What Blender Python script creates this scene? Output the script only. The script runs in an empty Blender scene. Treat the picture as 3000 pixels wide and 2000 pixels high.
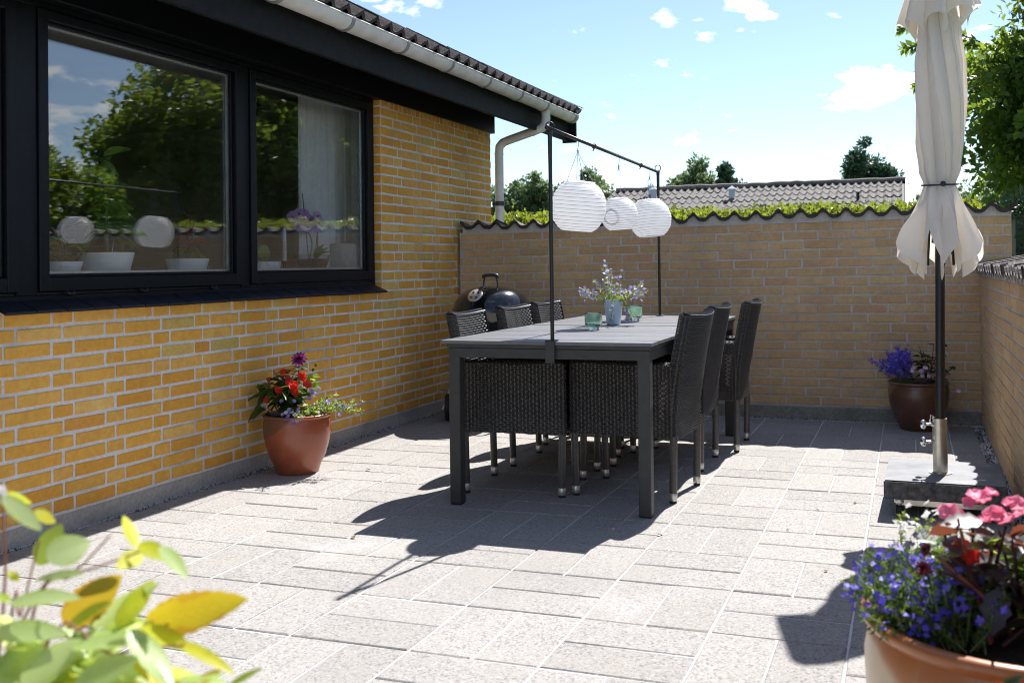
import bpy, bmesh, math, random
import numpy as np
from mathutils import Vector, Matrix, Euler
random.seed(7); np.random.seed(7)
SC = bpy.context.scene
COL = SC.collection
R = math.radians

# ---------------------------------------------------------------- camera
CAM_P = Vector((3.42255, -3.72943, 1.115))
CR, CU, CF = Vector((.944, .32971, -.01266)), Vector((.01568, -.0065, .99986)), Vector((-.32958, .94406, .01131))
cam = bpy.data.objects.new('camera', bpy.data.cameras.new('camera'))
COL.objects.link(cam)
m = Matrix.Identity(4)
for i in range(3):
    m[i][0], m[i][1], m[i][2], m[i][3] = CR[i], CU[i], -CF[i], CAM_P[i]
cam.matrix_world = m
cam.data.sensor_width = 36
cam.data.lens = 35.416
cam.data.shift_x, cam.data.shift_y = -.04531, -.0861
cam.data.clip_start, cam.data.clip_end = .05, 2000
cam.data.dof.use_dof = True
cam.data.dof.focus_distance = 5.2
cam.data.dof.aperture_fstop = 5.2
SC.camera = cam

# ---------------------------------------------------------------- light
SUN = Vector((.17, .757, 1)).normalized()
EL, AZ = math.asin(SUN.z), math.atan2(SUN.x, SUN.y)
W = bpy.data.worlds.new('World'); SC.world = W; W.use_nodes = True
nt = W.node_tree; nt.nodes.clear()
def wn(t, **k):
    n = nt.nodes.new(t)
    for a, b in k.items(): setattr(n, a, b)
    return n
out = wn('ShaderNodeOutputWorld'); bg = wn('ShaderNodeBackground')
sky = wn('ShaderNodeTexSky', sky_type='NISHITA', sun_disc=False, sun_elevation=EL, sun_rotation=AZ, air_density=.8, dust_density=.3, ozone_density=1.5, altitude=20)
tc = wn('ShaderNodeTexCoord')
mp = wn('ShaderNodeMapping'); mp.inputs['Scale'].default_value = (1, 1, 2.6)
nz = wn('ShaderNodeTexNoise'); nz.inputs['Scale'].default_value = 13; nz.inputs['Detail'].default_value = 7; nz.inputs['Roughness'].default_value = .55
n2 = wn('ShaderNodeTexNoise'); n2.inputs['Scale'].default_value = 3.1; n2.inputs['Detail'].default_value = 2
ad = wn('ShaderNodeMath', operation='MULTIPLY_ADD'); ad.inputs[1].default_value = .45
rp = wn('ShaderNodeValToRGB'); rp.color_ramp.elements[0].position = .82; rp.color_ramp.elements[1].position = .91
mx = wn('ShaderNodeMix', data_type='RGBA'); mx.inputs[7].default_value = (9.5, 9.6, 9.8, 1)
L = nt.links.new
L(tc.outputs['Generated'], mp.inputs['Vector']); L(mp.outputs[0], nz.inputs['Vector']); L(mp.outputs[0], n2.inputs['Vector'])
L(n2.outputs[0], ad.inputs[0]); L(nz.outputs[0], ad.inputs[2]); L(ad.outputs[0], rp.inputs[0]); L(rp.outputs[0], mx.inputs[0])
L(sky.outputs[0], mx.inputs[6]); L(mx.outputs[2], bg.inputs[0]); L(bg.outputs[0], out.inputs[0])
bg.inputs[1].default_value = .074
sl = bpy.data.lights.new('sun', 'SUN'); sl.energy = 4.1; sl.angle = R(.53); sl.color = (1, .975, .945)
so = bpy.data.objects.new('sun', sl); COL.objects.link(so); so.rotation_euler = SUN.to_track_quat('Z', 'Y').to_euler(); so.location = (6, 20, 30)
SC.view_settings.view_transform = 'Standard'; SC.view_settings.look = 'None'; SC.view_settings.gamma = 1
SC.view_settings.exposure = 1.38
SC.render.engine = 'CYCLES'
SC.cycles.use_denoising = True
SC.cycles.filter_width = 1.05
SC.cycles.max_bounces = 12; SC.cycles.diffuse_bounces = 8; SC.cycles.transparent_max_bounces = 16
SC.cycles.sample_clamp_indirect = 12

# ---------------------------------------------------------------- materials
def new_mat(name):
    M = bpy.data.materials.new(name); M.use_nodes = True
    t = M.node_tree; b = t.nodes['Principled BSDF']
    return M, t, b
def node(t, kind, **k):
    n = t.nodes.new(kind)
    for a, b in k.items():
        if a.startswith('i_'): n.inputs[a[2:].replace('_', ' ')].default_value = b
        else: setattr(n, a, b)
    return n
def c4(c): return (c[0], c[1], c[2], 1)
def rnd_value(t):
    """one random number for each object or, in a joined mesh, for each piece"""
    oi = node(t, 'ShaderNodeObjectInfo'); at = node(t, 'ShaderNodeAttribute', attribute_name='rnd')
    a = node(t, 'ShaderNodeMath', operation='ADD'); f = node(t, 'ShaderNodeMath', operation='FRACT')
    t.links.new(oi.outputs['Random'], a.inputs[0]); t.links.new(at.outputs['Fac'], a.inputs[1]); t.links.new(a.outputs[0], f.inputs[0])
    return f.outputs[0]
def coords(t, shift=True):
    tc = node(t, 'ShaderNodeTexCoord')
    if not shift: return tc.outputs['Object']
    r = rnd_value(t)
    s = node(t, 'ShaderNodeVectorMath', operation='SCALE'); s.inputs[0].default_value = (37, 53, 71)
    a = node(t, 'ShaderNodeVectorMath', operation='ADD')
    t.links.new(r, s.inputs['Scale']); t.links.new(tc.outputs['Object'], a.inputs[0]); t.links.new(s.outputs[0], a.inputs[1])
    return a.outputs[0]
def ramp(t, fac, stops, interp='LINEAR'):
    n = node(t, 'ShaderNodeValToRGB'); cr = n.color_ramp; cr.interpolation = interp
    while len(cr.elements) < len(stops): cr.elements.new(.5)
    for e, (p, c) in zip(cr.elements, stops): e.position = p; e.color = c4(c)
    t.links.new(fac, n.inputs[0]); return n.outputs[0]
def mixc(t, fac, a, b, mode='MIX'):
    n = node(t, 'ShaderNodeMix', data_type='RGBA', blend_type=mode)
    for s, v in ((n.inputs[0], fac), (n.inputs[6], a), (n.inputs[7], b)):
        if hasattr(v, 'links'): t.links.new(v, s)
        elif isinstance(v, (int, float)): s.default_value = v
        else: s.default_value = c4(v)
    return n.outputs[2]
def noise(t, vec, scale, detail=4, rough=.55):
    n = node(t, 'ShaderNodeTexNoise', i_Scale=scale, i_Detail=detail, i_Roughness=rough)
    t.links.new(vec, n.inputs['Vector']); return n.outputs[0]
def bump(t, b, h, strength, dist=.01):
    n = node(t, 'ShaderNodeBump', i_Strength=strength, i_Distance=dist)
    t.links.new(h, n.inputs['Height']); t.links.new(n.outputs[0], b.inputs['Normal'])
def pmat(name, c1, c2=None, scale=8, rough=.5, metal=0, spec=.5, bmp=0, bscale=60, bdist=.004, detail=5, lo=.3, hi=.7, shift=False, coat=0, rvar=0):
    M, t, b = new_mat(name); v = coords(t, shift)
    f = noise(t, v, scale, detail)
    t.links.new(ramp(t, f, [(lo, c1), (hi, c2 or c1)]), b.inputs['Base Color'])
    b.inputs['Roughness'].default_value = rough; b.inputs['Metallic'].default_value = metal
    b.inputs['Specular IOR Level'].default_value = spec; b.inputs['Coat Weight'].default_value = coat
    if rvar:
        g = noise(t, v, scale * 2.3, 6); mr = node(t, 'ShaderNodeMapRange'); mr.inputs[3].default_value = rough - rvar; mr.inputs[4].default_value = rough + rvar
        t.links.new(g, mr.inputs[0]); t.links.new(mr.outputs[0], b.inputs['Roughness'])
    if bmp: bump(t, b, noise(t, v, bscale, 6, .6), bmp, bdist)
    return M
def brick_mat(name, stops, dirt, pit=.35):
    M, t, b = new_mat(name); v = coords(t); r = rnd_value(t)
    base = ramp(t, r, stops)
    big = noise(t, v, 11, 4); c = mixc(t, ramp(t, big, [(.38, (0, 0, 0)), (.75, (.5, .5, .5))]), base, dirt)
    fine = noise(t, v, 95, 6, .7); c = mixc(t, ramp(t, fine, [(.60, (0, 0, 0)), (.74, (.55, .55, .55))]), c, [x * .45 for x in dirt])
    lum = noise(t, v, 45, 3); c = mixc(t, .22, c, ramp(t, lum, [(.3, (.25, .25, .25)), (.7, (.8, .8, .8))]), 'OVERLAY')
    gp = node(t, 'ShaderNodeNewGeometry')
    c = mixc(t, ramp(t, noise(t, gp.outputs['Position'], 1.7, 6, .62), [(.45, (0, 0, 0)), (.75, (.42, .42, .42))]), c, [x * .62 for x in dirt])
    c = mixc(t, ramp(t, noise(t, gp.outputs['Position'], 9, 5, .7), [(.62, (0, 0, 0)), (.78, (.35, .35, .35))]), c, (.62, .58, .52))
    t.links.new(c, b.inputs['Base Color']); b.inputs['Roughness'].default_value = .8; b.inputs['Specular IOR Level'].default_value = .3
    bump(t, b, noise(t, v, 70, 8, .65), pit, .003)
    return M
def leaf_mat(name, stops, trans=.4, tcol=None, rough=.4, spec=.4, vein=0, edge=None):
    M, t, b = new_mat(name); r = rnd_value(t)
    c = ramp(t, r, stops)
    v = coords(t); c = mixc(t, .35, c, ramp(t, noise(t, v, 25, 3), [(.3, (.3, .3, .3)), (.7, (.75, .75, .75))]), 'OVERLAY')
    if vein:
        tcn = node(t, 'ShaderNodeTexCoord'); sp = node(t, 'ShaderNodeSeparateXYZ'); t.links.new(tcn.outputs['UV'], sp.inputs[0])
        ab = node(t, 'ShaderNodeMath', operation='ABSOLUTE'); t.links.new(sp.outputs[1], ab.inputs[0])
        ma = node(t, 'ShaderNodeMath', operation='MULTIPLY_ADD'); ma.inputs[1].default_value = -.55
        t.links.new(ab.outputs[0], ma.inputs[0]); t.links.new(sp.outputs[0], ma.inputs[2])
        sn = node(t, 'ShaderNodeMath', operation='SINE'); mu = node(t, 'ShaderNodeMath', operation='MULTIPLY'); mu.inputs[1].default_value = 62
        t.links.new(ma.outputs[0], mu.inputs[0]); t.links.new(mu.outputs[0], sn.inputs[0])
        c = mixc(t, ramp(t, sn.outputs[0], [(.6, (0, 0, 0)), (1, (vein, vein, vein))]), c, [x * .6 for x in stops[0][1]])
        bump(t, b, sn.outputs[0], .25, .002)
        c = mixc(t, ramp(t, ab.outputs[0], [(.0, (.5, .5, .5)), (.06, (0, 0, 0))]), c, stops[-1][1])
        if edge:
            e2 = node(t, 'ShaderNodeMath', operation='MULTIPLY_ADD'); e2.inputs[1].default_value = .9; t.links.new(noise(t, v, 30, 4), e2.inputs[0]); t.links.new(ab.outputs[0], e2.inputs[2])
            c = mixc(t, ramp(t, e2.outputs[0], [(.88, (0, 0, 0)), (1.15, (.8, .8, .8))]), c, edge)
            c = mixc(t, ramp(t, noise(t, v, 110, 3), [(.66, (0, 0, 0)), (.74, (.6, .6, .6))]), c, [x * .5 for x in edge])
    t.links.new(c, b.inputs['Base Color']); b.inputs['Roughness'].default_value = rough; b.inputs['Specular IOR Level'].default_value = spec
    tr = node(t, 'ShaderNodeBsdfTranslucent')
    if tcol: t.links.new(mixc(t, .6, c, tcol), tr.inputs[0])
    else: t.links.new(c, tr.inputs[0])
    mxs = node(t, 'ShaderNodeMixShader'); mxs.inputs[0].default_value = trans
    o = t.nodes['Material Output']
    t.links.new(b.outputs[0], mxs.inputs[1]); t.links.new(tr.outputs[0], mxs.inputs[2]); t.links.new(mxs.outputs[0], o.inputs[0])
    return M

M_HBRICK = brick_mat('house_brick', [(0, (.66, .30, .040)), (.2, (.73, .355, .055)), (.42, (.77, .395, .068)), (.6, (.70, .375, .075)), (.75, (.78, .43, .10)), (.86, (.60, .255, .036)), (.96, (.80, .50, .15)), (1, (.52, .38, .10))], (.60, .30, .04))
M_WBRICK = brick_mat('garden_brick', [(0, (.55, .335, .155)), (.3, (.60, .385, .19)), (.6, (.65, .425, .205)), (.85, (.57, .385, .22)), (1, (.62, .35, .185))], (.46, .31, .175), .45)
def mortar_mat(name, a, b_, dark):
    M, t, b = new_mat(name); v = coords(t, False)
    c = ramp(t, noise(t, v, 60, 6), [(.3, a), (.7, b_)])
    c = mixc(t, ramp(t, noise(t, v, 2.2, 5), [(.5, (0, 0, 0)), (.72, (.8, .8, .8))]), c, dark)
    c = mixc(t, ramp(t, noise(t, v, 240, 3, .7), [(.58, (0, 0, 0)), (.68, (.6, .6, .6))]), c, [x * .35 for x in a])
    t.links.new(c, b.inputs['Base Color']); b.inputs['Roughness'].default_value = .95; b.inputs['Specular IOR Level'].default_value = .15
    bump(t, b, noise(t, v, 180, 8, .7), .8, .004); return M
M_HMORT = mortar_mat('house_mortar', (.64, .61, .565), (.78, .745, .70), (.36, .34, .31))
M_WMORT = mortar_mat('wall_mortar', (.50, .47, .43), (.66, .625, .58), (.30, .28, .25))
M_PLINTH = mortar_mat('plinth_concrete', (.40, .355, .30), (.56, .505, .435), (.26, .23, .195))
M_MOSSY = mortar_mat('mossy_concrete', (.20, .19, .16), (.34, .32, .27), (.09, .10, .07))
def slab_mat():
    M, t, b = new_mat('paving_concrete'); v = coords(t); r = rnd_value(t)
    base = ramp(t, r, [(0, (.248, .237, .225)), (.5, (.29, .278, .265)), (1, (.327, .314, .299))])
    vo = node(t, 'ShaderNodeTexVoronoi', i_Scale=150.0); t.links.new(v, vo.inputs['Vector'])
    sp = node(t, 'ShaderNodeSeparateColor'); t.links.new(vo.outputs['Color'], sp.inputs[0])
    agg = ramp(t, sp.outputs[0], [(0, (.07, .068, .066)), (.14, (.20, .192, .183)), (.3, (.33, .313, .294)), (.7, (.445, .425, .402)), (.92, (.37, .315, .27)), (1, (.64, .63, .615))])
    c = mixc(t, .45, base, agg)
    gp = node(t, 'ShaderNodeNewGeometry'); wp = gp.outputs['Position']
    c = mixc(t, ramp(t, noise(t, wp, 1.1, 6, .6), [(.60, (0, 0, 0)), (.76, (.5, .5, .5))]), c, (.47, .46, .45))
    c = mixc(t, ramp(t, noise(t, wp, .7, 5, .6), [(.55, (0, 0, 0)), (.75, (.5, .5, .5))]), c, (.26, .25, .235))
    c = mixc(t, ramp(t, noise(t, v, 3.0, 6), [(.45, (0, 0, 0)), (.75, (.55, .55, .55))]), c, (.33, .305, .275))
    c = mixc(t, ramp(t, noise(t, v, 320, 2, .7), [(.6, (0, 0, 0)), (.68, (.7, .7, .7))]), c, (.12, .11, .105))
    t.links.new(c, b.inputs['Base Color']); b.inputs['Roughness'].default_value = .9; b.inputs['Specular IOR Level'].default_value = .2
    bump(t, b, noise(t, v, 260, 6, .75), .55, .004); return M
M_SLAB = slab_mat()
M_SAND = mortar_mat('joint_sand', (.60, .58, .55), (.72, .70, .67), (.32, .30, .27))
M_DEBRIS = pmat('edge_gravel', (.03, .028, .024), (.13, .12, .11), 55, .95, bmp=1, bscale=90, bdist=.01)
M_BLACKWOOD = pmat('black_painted_wood', (.0025, .003, .0045), (.006, .007, .010), 30, .42, bmp=.25, bscale=35, bdist=.002, spec=.22, rvar=.1)
M_FASCIA = pmat('black_board', (.004, .005, .0052), (.010, .012, .012), 14, .65, bmp=.7, bscale=60, bdist=.004, spec=.2)
M_SILL = pmat('black_sill_tile', (.003, .004, .009), (.006, .008, .015), 12, .5, spec=.3, rvar=.12)
M_GUTTER = pmat('grey_plastic_gutter', (.60, .58, .53), (.72, .70, .66), 7, .42, spec=.4, bmp=.1, bscale=20, lo=.35, hi=.6)
M_GBRK = pmat('gutter_bracket_grey', (.20, .21, .22), (.28, .28, .29), 20, .45)
M_ROOFTILE = pmat('dark_concrete_tile', (.038, .030, .030), (.105, .09, .086), 130, .95, bmp=1, bscale=170, bdist=.008, shift=True, spec=.2)
M_CAPTILE = pmat('brown_glazed_tile', (.022, .013, .011), (.055, .036, .032), 45, .7, bmp=.7, bscale=90, bdist=.005, shift=True)
M_ROUGHTILE = pmat('weathered_tile', (.10, .075, .065), (.34, .30, .27), 90, .9, bmp=1, bscale=120, bdist=.01, shift=True)
M_GREYROOF = pmat('weathered_grey_roof', (.09, .082, .076), (.185, .168, .156), 30, .9, bmp=.6, bscale=60, bdist=.01, shift=True)
M_TABLE = pmat('charcoal_table', (.036, .036, .035), (.050, .050, .048), 25, .5, spec=.4, rvar=.08)
M_SLAT = pmat('charcoal_composite_slat', (.115, .115, .122), (.145, .145, .152), 18, .42, spec=.55, bmp=.12, bscale=90, bdist=.001, shift=True, rvar=.08)
M_BLACKMETAL = pmat('black_metal', (.010, .010, .012), (.018, .018, .02), 30, .38, spec=.5)
M_RUST = pmat('rust', (.22, .08, .025), (.35, .15, .05), 90, .85)
M_WICKER = pmat('dark_wicker', (.050, .045, .041), (.082, .075, .069), 60, .36, spec=.5, shift=False)
M_STEEL = pmat('brushed_steel', (.55, .54, .52), (.68, .67, .65), 60, .35, metal=.85)
M_GALV = pmat('galvanised_steel', (.52, .50, .44), (.66, .64, .58), 22, .32, metal=1, rvar=.1)
M_CHROME = pmat('chrome', (.75, .75, .75), None, 5, .12, metal=1)
M_RUBBER = pmat('black_rubber', (.010, .010, .011), (.02, .02, .02), 40, .6)
M_STONE = pmat('slate_stone', (.085, .09, .10), (.19, .195, .205), 6, .6, bmp=.4, bscale=50, bdist=.003, detail=9, rvar=.15)
M_STONESIDE = pmat('rough_slate_edge', (.035, .035, .037), (.16, .155, .15), 35, .9, bmp=1, bscale=70, bdist=.01)
M_CANVAS = None
def canvas_mat():
    M, t, b = new_mat('cream_canvas'); v = coords(t, False)
    t.links.new(ramp(t, noise(t, v, 9, 5), [(.3, (.84, .82, .79)), (.7, (.90, .88, .85))]), b.inputs['Base Color'])
    b.inputs['Roughness'].default_value = .85; b.inputs['Specular IOR Level'].default_value = .2; b.inputs['Sheen Weight'].default_value = .15
    st_ = node(t, 'ShaderNodeMapping'); st_.inputs['Scale'].default_value = (30, 30, 4); t.links.new(v, st_.inputs[0])
    bump(t, b, noise(t, st_.outputs[0], 1.3, 4, .6), .5, .008)
    tr = node(t, 'ShaderNodeBsdfTranslucent'); tr.inputs[0].default_value = (.90, .82, .70, 1)
    mxs = node(t, 'ShaderNodeMixShader'); mxs.inputs[0].default_value = .5
    t.links.new(b.outputs[0], mxs.inputs[1]); t.links.new(tr.outputs[0], mxs.inputs[2]); t.links.new(mxs.outputs[0], t.nodes['Material Output'].inputs[0])
    return M
M_CANVAS = canvas_mat()
def paper_mat(name, col, tr_f):
    M, t, b = new_mat(name); v = coords(t, False)
    t.links.new(ramp(t, noise(t, v, 14, 4), [(.3, [x * .93 for x in col]), (.7, col)]), b.inputs['Base Color']); b.inputs['Roughness'].default_value = .8
    tr = node(t, 'ShaderNodeBsdfTranslucent'); tr.inputs[0].default_value = c4(col)
    mxs = node(t, 'ShaderNodeMixShader'); mxs.inputs[0].default_value = tr_f
    t.links.new(b.outputs[0], mxs.inputs[1]); t.links.new(tr.outputs[0], mxs.inputs[2]); t.links.new(mxs.outputs[0], t.nodes['Material Output'].inputs[0])
    return M
M_LANTERN = paper_mat('white_lantern_fabric', (.98, .98, .98), .65)
M_CURTAIN = paper_mat('pale_curtain', (.92, .91, .89), .08)
M_WIRE = pmat('thin_wire', (.30, .30, .31), (.4, .4, .4), 40, .4, metal=.6)
def glass_pane():
    M, t, b = new_mat('window_glass'); t.nodes.remove(b)
    fr = node(t, 'ShaderNodeFresnel'); ge = node(t, 'ShaderNodeNewGeometry'); io = node(t, 'ShaderNodeMath', operation='MULTIPLY_ADD')
    io.inputs[1].default_value = 1 / 1.74 - 1.74; io.inputs[2].default_value = 1.74      # same thin-sheet reflectance from either side
    t.links.new(ge.outputs['Backfacing'], io.inputs[0]); t.links.new(io.outputs[0], fr.inputs[0])
    tr = node(t, 'ShaderNodeBsdfTransparent'); tr.inputs[0].default_value = (.985, .99, .985, 1)
    gl = node(t, 'ShaderNodeBsdfGlossy'); gl.inputs['Roughness'].default_value = 0
    mx = node(t, 'ShaderNodeMixShader')
    t.links.new(fr.outputs[0], mx.inputs[0]); t.links.new(tr.outputs[0], mx.inputs[1]); t.links.new(gl.outputs[0], mx.inputs[2])
    t.links.new(mx.outputs[0], t.nodes['Material Output'].inputs[0]); return M
M_GLASS = glass_pane()
def green_glass():
    M, t, b = new_mat('green_bubble_glass'); v = coords(t, False)
    b.inputs['Base Color'].default_value = (.66, .88, .74, 1); b.inputs['Roughness'].default_value = .04
    b.inputs['Transmission Weight'].default_value = 1; b.inputs['IOR'].default_value = 1.45
    bump(t, b, noise(t, v, 60, 3), .35, .004); return M
M_CUP = green_glass()
M_CLEAR = green_glass(); M_CLEAR.name = 'clear_ribbed_glass'; M_CLEAR.node_tree.nodes['Principled BSDF'].inputs['Base Color'].default_value = (.8, .82, .8, 1)
M_BLUEVASE = pmat('pale_blue_ceramic', (.50, .62, .72), (.54, .66, .76), 6, .3, spec=.5)
M_WHITEPOT = pmat('white_ceramic', (.74, .77, .78), (.82, .84, .85), 6, .35, spec=.5)
M_SOIL = pmat('potting_soil', (.012, .009, .006), (.05, .035, .022), 60, .95, bmp=1, bscale=90, bdist=.015)
def pot_mat(name, a, b_, vec, off, bands):
    """glazed pot; bands: colour stops along a slanted direction, edges loosened by noise"""
    M, t, b = new_mat(name); v = coords(t, False)
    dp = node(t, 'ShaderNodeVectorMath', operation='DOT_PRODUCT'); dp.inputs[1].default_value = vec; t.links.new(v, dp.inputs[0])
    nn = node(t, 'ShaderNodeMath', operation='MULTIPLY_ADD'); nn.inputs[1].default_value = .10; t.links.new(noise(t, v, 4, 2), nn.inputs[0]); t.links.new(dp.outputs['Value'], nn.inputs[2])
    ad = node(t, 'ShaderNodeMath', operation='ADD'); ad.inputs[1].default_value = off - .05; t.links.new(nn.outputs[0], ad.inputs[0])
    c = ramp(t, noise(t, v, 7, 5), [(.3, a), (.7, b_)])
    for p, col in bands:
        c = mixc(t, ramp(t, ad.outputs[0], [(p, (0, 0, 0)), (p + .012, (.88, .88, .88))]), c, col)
    c = mixc(t, ramp(t, noise(t, v, 55, 6, .7), [(.64, (0, 0, 0)), (.74, (.35, .35, .35))]), c, (.42, .36, .30))
    st_ = node(t, 'ShaderNodeMapping'); st_.inputs['Scale'].default_value = (14, 14, 1.5); t.links.new(v, st_.inputs[0])
    c = mixc(t, ramp(t, noise(t, st_.outputs[0], 1.6, 5), [(.58, (0, 0, 0)), (.78, (.13, .13, .13))]), c, (.5, .44, .38))
    t.links.new(c, b.inputs['Base Color']); b.inputs['Roughness'].default_value = .34; b.inputs['Coat Weight'].default_value = .3; b.inputs['Coat Roughness'].default_value = .2
    bump(t, b, noise(t, v, 30, 4), .1, .003); return M
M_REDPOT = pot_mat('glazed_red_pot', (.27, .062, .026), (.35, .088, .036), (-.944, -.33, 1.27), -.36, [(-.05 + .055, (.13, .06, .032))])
M_BROWNPOT = pot_mat('glazed_brown_pot', (.085, .035, .022), (.13, .055, .03), (-.9, .2, 1.0), -.32, [(.05, (.18, .10, .055))])
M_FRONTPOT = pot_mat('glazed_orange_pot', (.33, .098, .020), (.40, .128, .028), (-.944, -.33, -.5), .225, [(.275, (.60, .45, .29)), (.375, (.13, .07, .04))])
M_ENAMEL = pmat('black_enamel', (.005, .005, .006), (.008, .008, .009), 20, .12, spec=.6, coat=.6)
M_PLASTIC = pmat('dark_plastic', (.02, .02, .022), (.035, .035, .037), 30, .4)
M_VENT = pmat('aluminium_vent', (.52, .47, .40), (.62, .57, .5), 40, .4, metal=.5)
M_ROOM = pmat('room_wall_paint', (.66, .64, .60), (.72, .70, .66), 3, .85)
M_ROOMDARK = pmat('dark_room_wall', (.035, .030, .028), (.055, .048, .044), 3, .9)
M_WOODFLOOR = pmat('room_wood', (.07, .042, .024), (.11, .068, .04), 8, .5)
M_CANE_SHADE = pmat('brown_cane_and_shade', (.13, .10, .075), (.16, .125, .095), 30, .9)  # orchid canes, and the shade painted as a strip beside the curtain
M_GRASS = pmat('lawn_ground', (.035, .06, .015), (.07, .11, .03), 20, .95)
M_BARK = pmat('bark', (.06, .045, .032), (.13, .10, .075), 30, .95, bmp=1, bscale=40, bdist=.02)
M_WOODPALE = pmat('pale_stem', (.16, .19, .07), (.22, .25, .1), 40, .7)
M_STEMRED = pmat('red_stem', (.20, .055, .035), (.34, .11, .06), 40, .6)
M_STEMDARK = pmat('dark_stem', (.035, .016, .018), (.07, .03, .03), 40, .6)
G = leaf_mat
M_LTREE = G('tree_leaf', [(0, (.035, .080, .014)), (.5, (.068, .135, .022)), (.85, (.115, .19, .03)), (1, (.21, .24, .04))], .48, (.38, .50, .04))
M_LHEDGE = G('beech_leaf', [(0, (.035, .085, .012)), (.5, (.09, .16, .02)), (.85, (.17, .23, .03)), (1, (.30, .26, .05))], .45, (.45, .50, .04), rough=.35)
M_LDARK = G('dark_evergreen_leaf', [(0, (.012, .030, .012)), (.6, (.022, .052, .018)), (1, (.045, .085, .022))], .2)
M_LFAR = G('far_leaf', [(0, (.11, .17, .075)), (.6, (.17, .235, .10)), (1, (.24, .30, .13))], .5)
M_LCON = G('conifer_needle', [(0, (.04, .08, .045)), (.6, (.07, .125, .065)), (1, (.11, .18, .085))], .3)
M_LPOT = G('glossy_green_leaf', [(0, (.018, .050, .014)), (.6, (.035, .085, .018)), (1, (.09, .15, .025))], .3, (.30, .45, .04), rough=.3, vein=.3)
M_LYOUNG = G('young_green_leaf', [(0, (.10, .19, .03)), (.6, (.17, .27, .04)), (1, (.25, .32, .06))], .5, (.55, .65, .08))
M_LBURG = G('burgundy_leaf', [(0, (.045, .028, .032)), (.5, (.075, .05, .055)), (1, (.11, .085, .085))], .3, (.40, .10, .03), rough=.33, spec=.7)
M_LINT = G('indoor_leaf', [(0, (.13, .25, .05)), (.6, (.20, .36, .07)), (1, (.32, .42, .10))], .35, rough=.3, vein=.3)
M_PETR = G('red_petal', [(0, (.70, .022, .015)), (1, (.82, .045, .02))], .35, rough=.5)
M_PETP = G('pink_petal', [(0, (.84, .20, .34)), (1, (.90, .34, .46))], .4, rough=.5)
M_PETB = G('blue_petal', [(0, (.085, .05, .55)), (.7, (.14, .09, .66)), (1, (.26, .20, .75))], .3, rough=.5)
M_PETL = G('lilac_petal', [(0, (.32, .25, .62)), (.6, (.45, .38, .72)), (1, (.68, .62, .82))], .35, rough=.5)
M_PETW = G('white_petal', [(0, (.75, .72, .70)), (1, (.85, .84, .82))], .35, rough=.5)
M_PETD = G('purple_petal', [(0, (.20, .012, .12)), (.6, (.33, .03, .20)), (1, (.55, .16, .40))], .25, rough=.45)
M_PETM = G('maroon_petal', [(0, (.09, .006, .015)), (1, (.16, .012, .025))], .25, rough=.45)
M_PETO = G('orchid_petal', [(0, (.62, .36, .66)), (.6, (.72, .48, .74)), (1, (.78, .60, .80))], .4, rough=.5)
M_FG = {
    'y': G('shrub_leaf_yellow', [(0, (.52, .56, .03)), (.6, (.62, .60, .03)), (1, (.68, .58, .04))], .55, (.85, .84, .03), vein=.6, edge=(.42, .50, .05)),
    'p': G('shrub_leaf_pale', [(0, (.42, .56, .22)), (.6, (.48, .62, .27)), (1, (.55, .66, .32))], .55, (.78, .86, .28), rough=.3, spec=.6, vein=.6, edge=(.36, .50, .10)),
    'g': G('shrub_leaf_green', [(0, (.30, .42, .06)), (1, (.40, .52, .10))], .5, (.65, .76, .08), vein=.6, edge=(.5, .5, .06)),
    'o': G('shrub_leaf_orange', [(0, (.58, .44, .02)), (.6, (.66, .52, .025)), (1, (.68, .56, .03))], .5, (.85, .60, .02), vein=.7, edge=(.45, .14, .02)),
    'b': G('shrub_leaf_browning', [(0, (.20, .13, .015)), (.6, (.30, .22, .02)), (1, (.36, .30, .025))], .45, (.60, .40, .02), vein=.7, edge=(.16, .05, .015))}

# ---------------------------------------------------------------- mesh helpers
def link(name, me, parent=None, mats=None):
    o = bpy.data.objects.new(name, me); COL.objects.link(o)
    if parent is not None: o.parent = parent
    if mats:
        for mt in (mats if isinstance(mats, (list, tuple)) else [mats]): me.materials.append(mt)
    return o
def tag(o, label=None, cat=None, group=None, kind=None):
    for k, v in (('label', label), ('category', cat), ('group', group), ('kind', kind)):
        if v: o[k] = v
    return o
def empty(name, loc=(0, 0, 0), rz=0, **k):
    o = bpy.data.objects.new(name, None); COL.objects.link(o); o.location = loc; o.rotation_euler = (0, 0, rz); o.empty_display_size = .1
    return tag(o, **k)
def put(name, me, parent, mat=None, M=None):
    """another object that shares a mesh"""
    o = bpy.data.objects.new(name, me); COL.objects.link(o)
    if parent is not None: o.parent = parent
    if M is not None: o.matrix_basis = M
    if mat is not None and not me.materials: me.materials.append(mat)
    return o
def copy_tree(o, parent=None):
    c = o.copy(); COL.objects.link(c); c.parent = parent
    for ch in o.children: copy_tree(ch, c)
    return c
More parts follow.
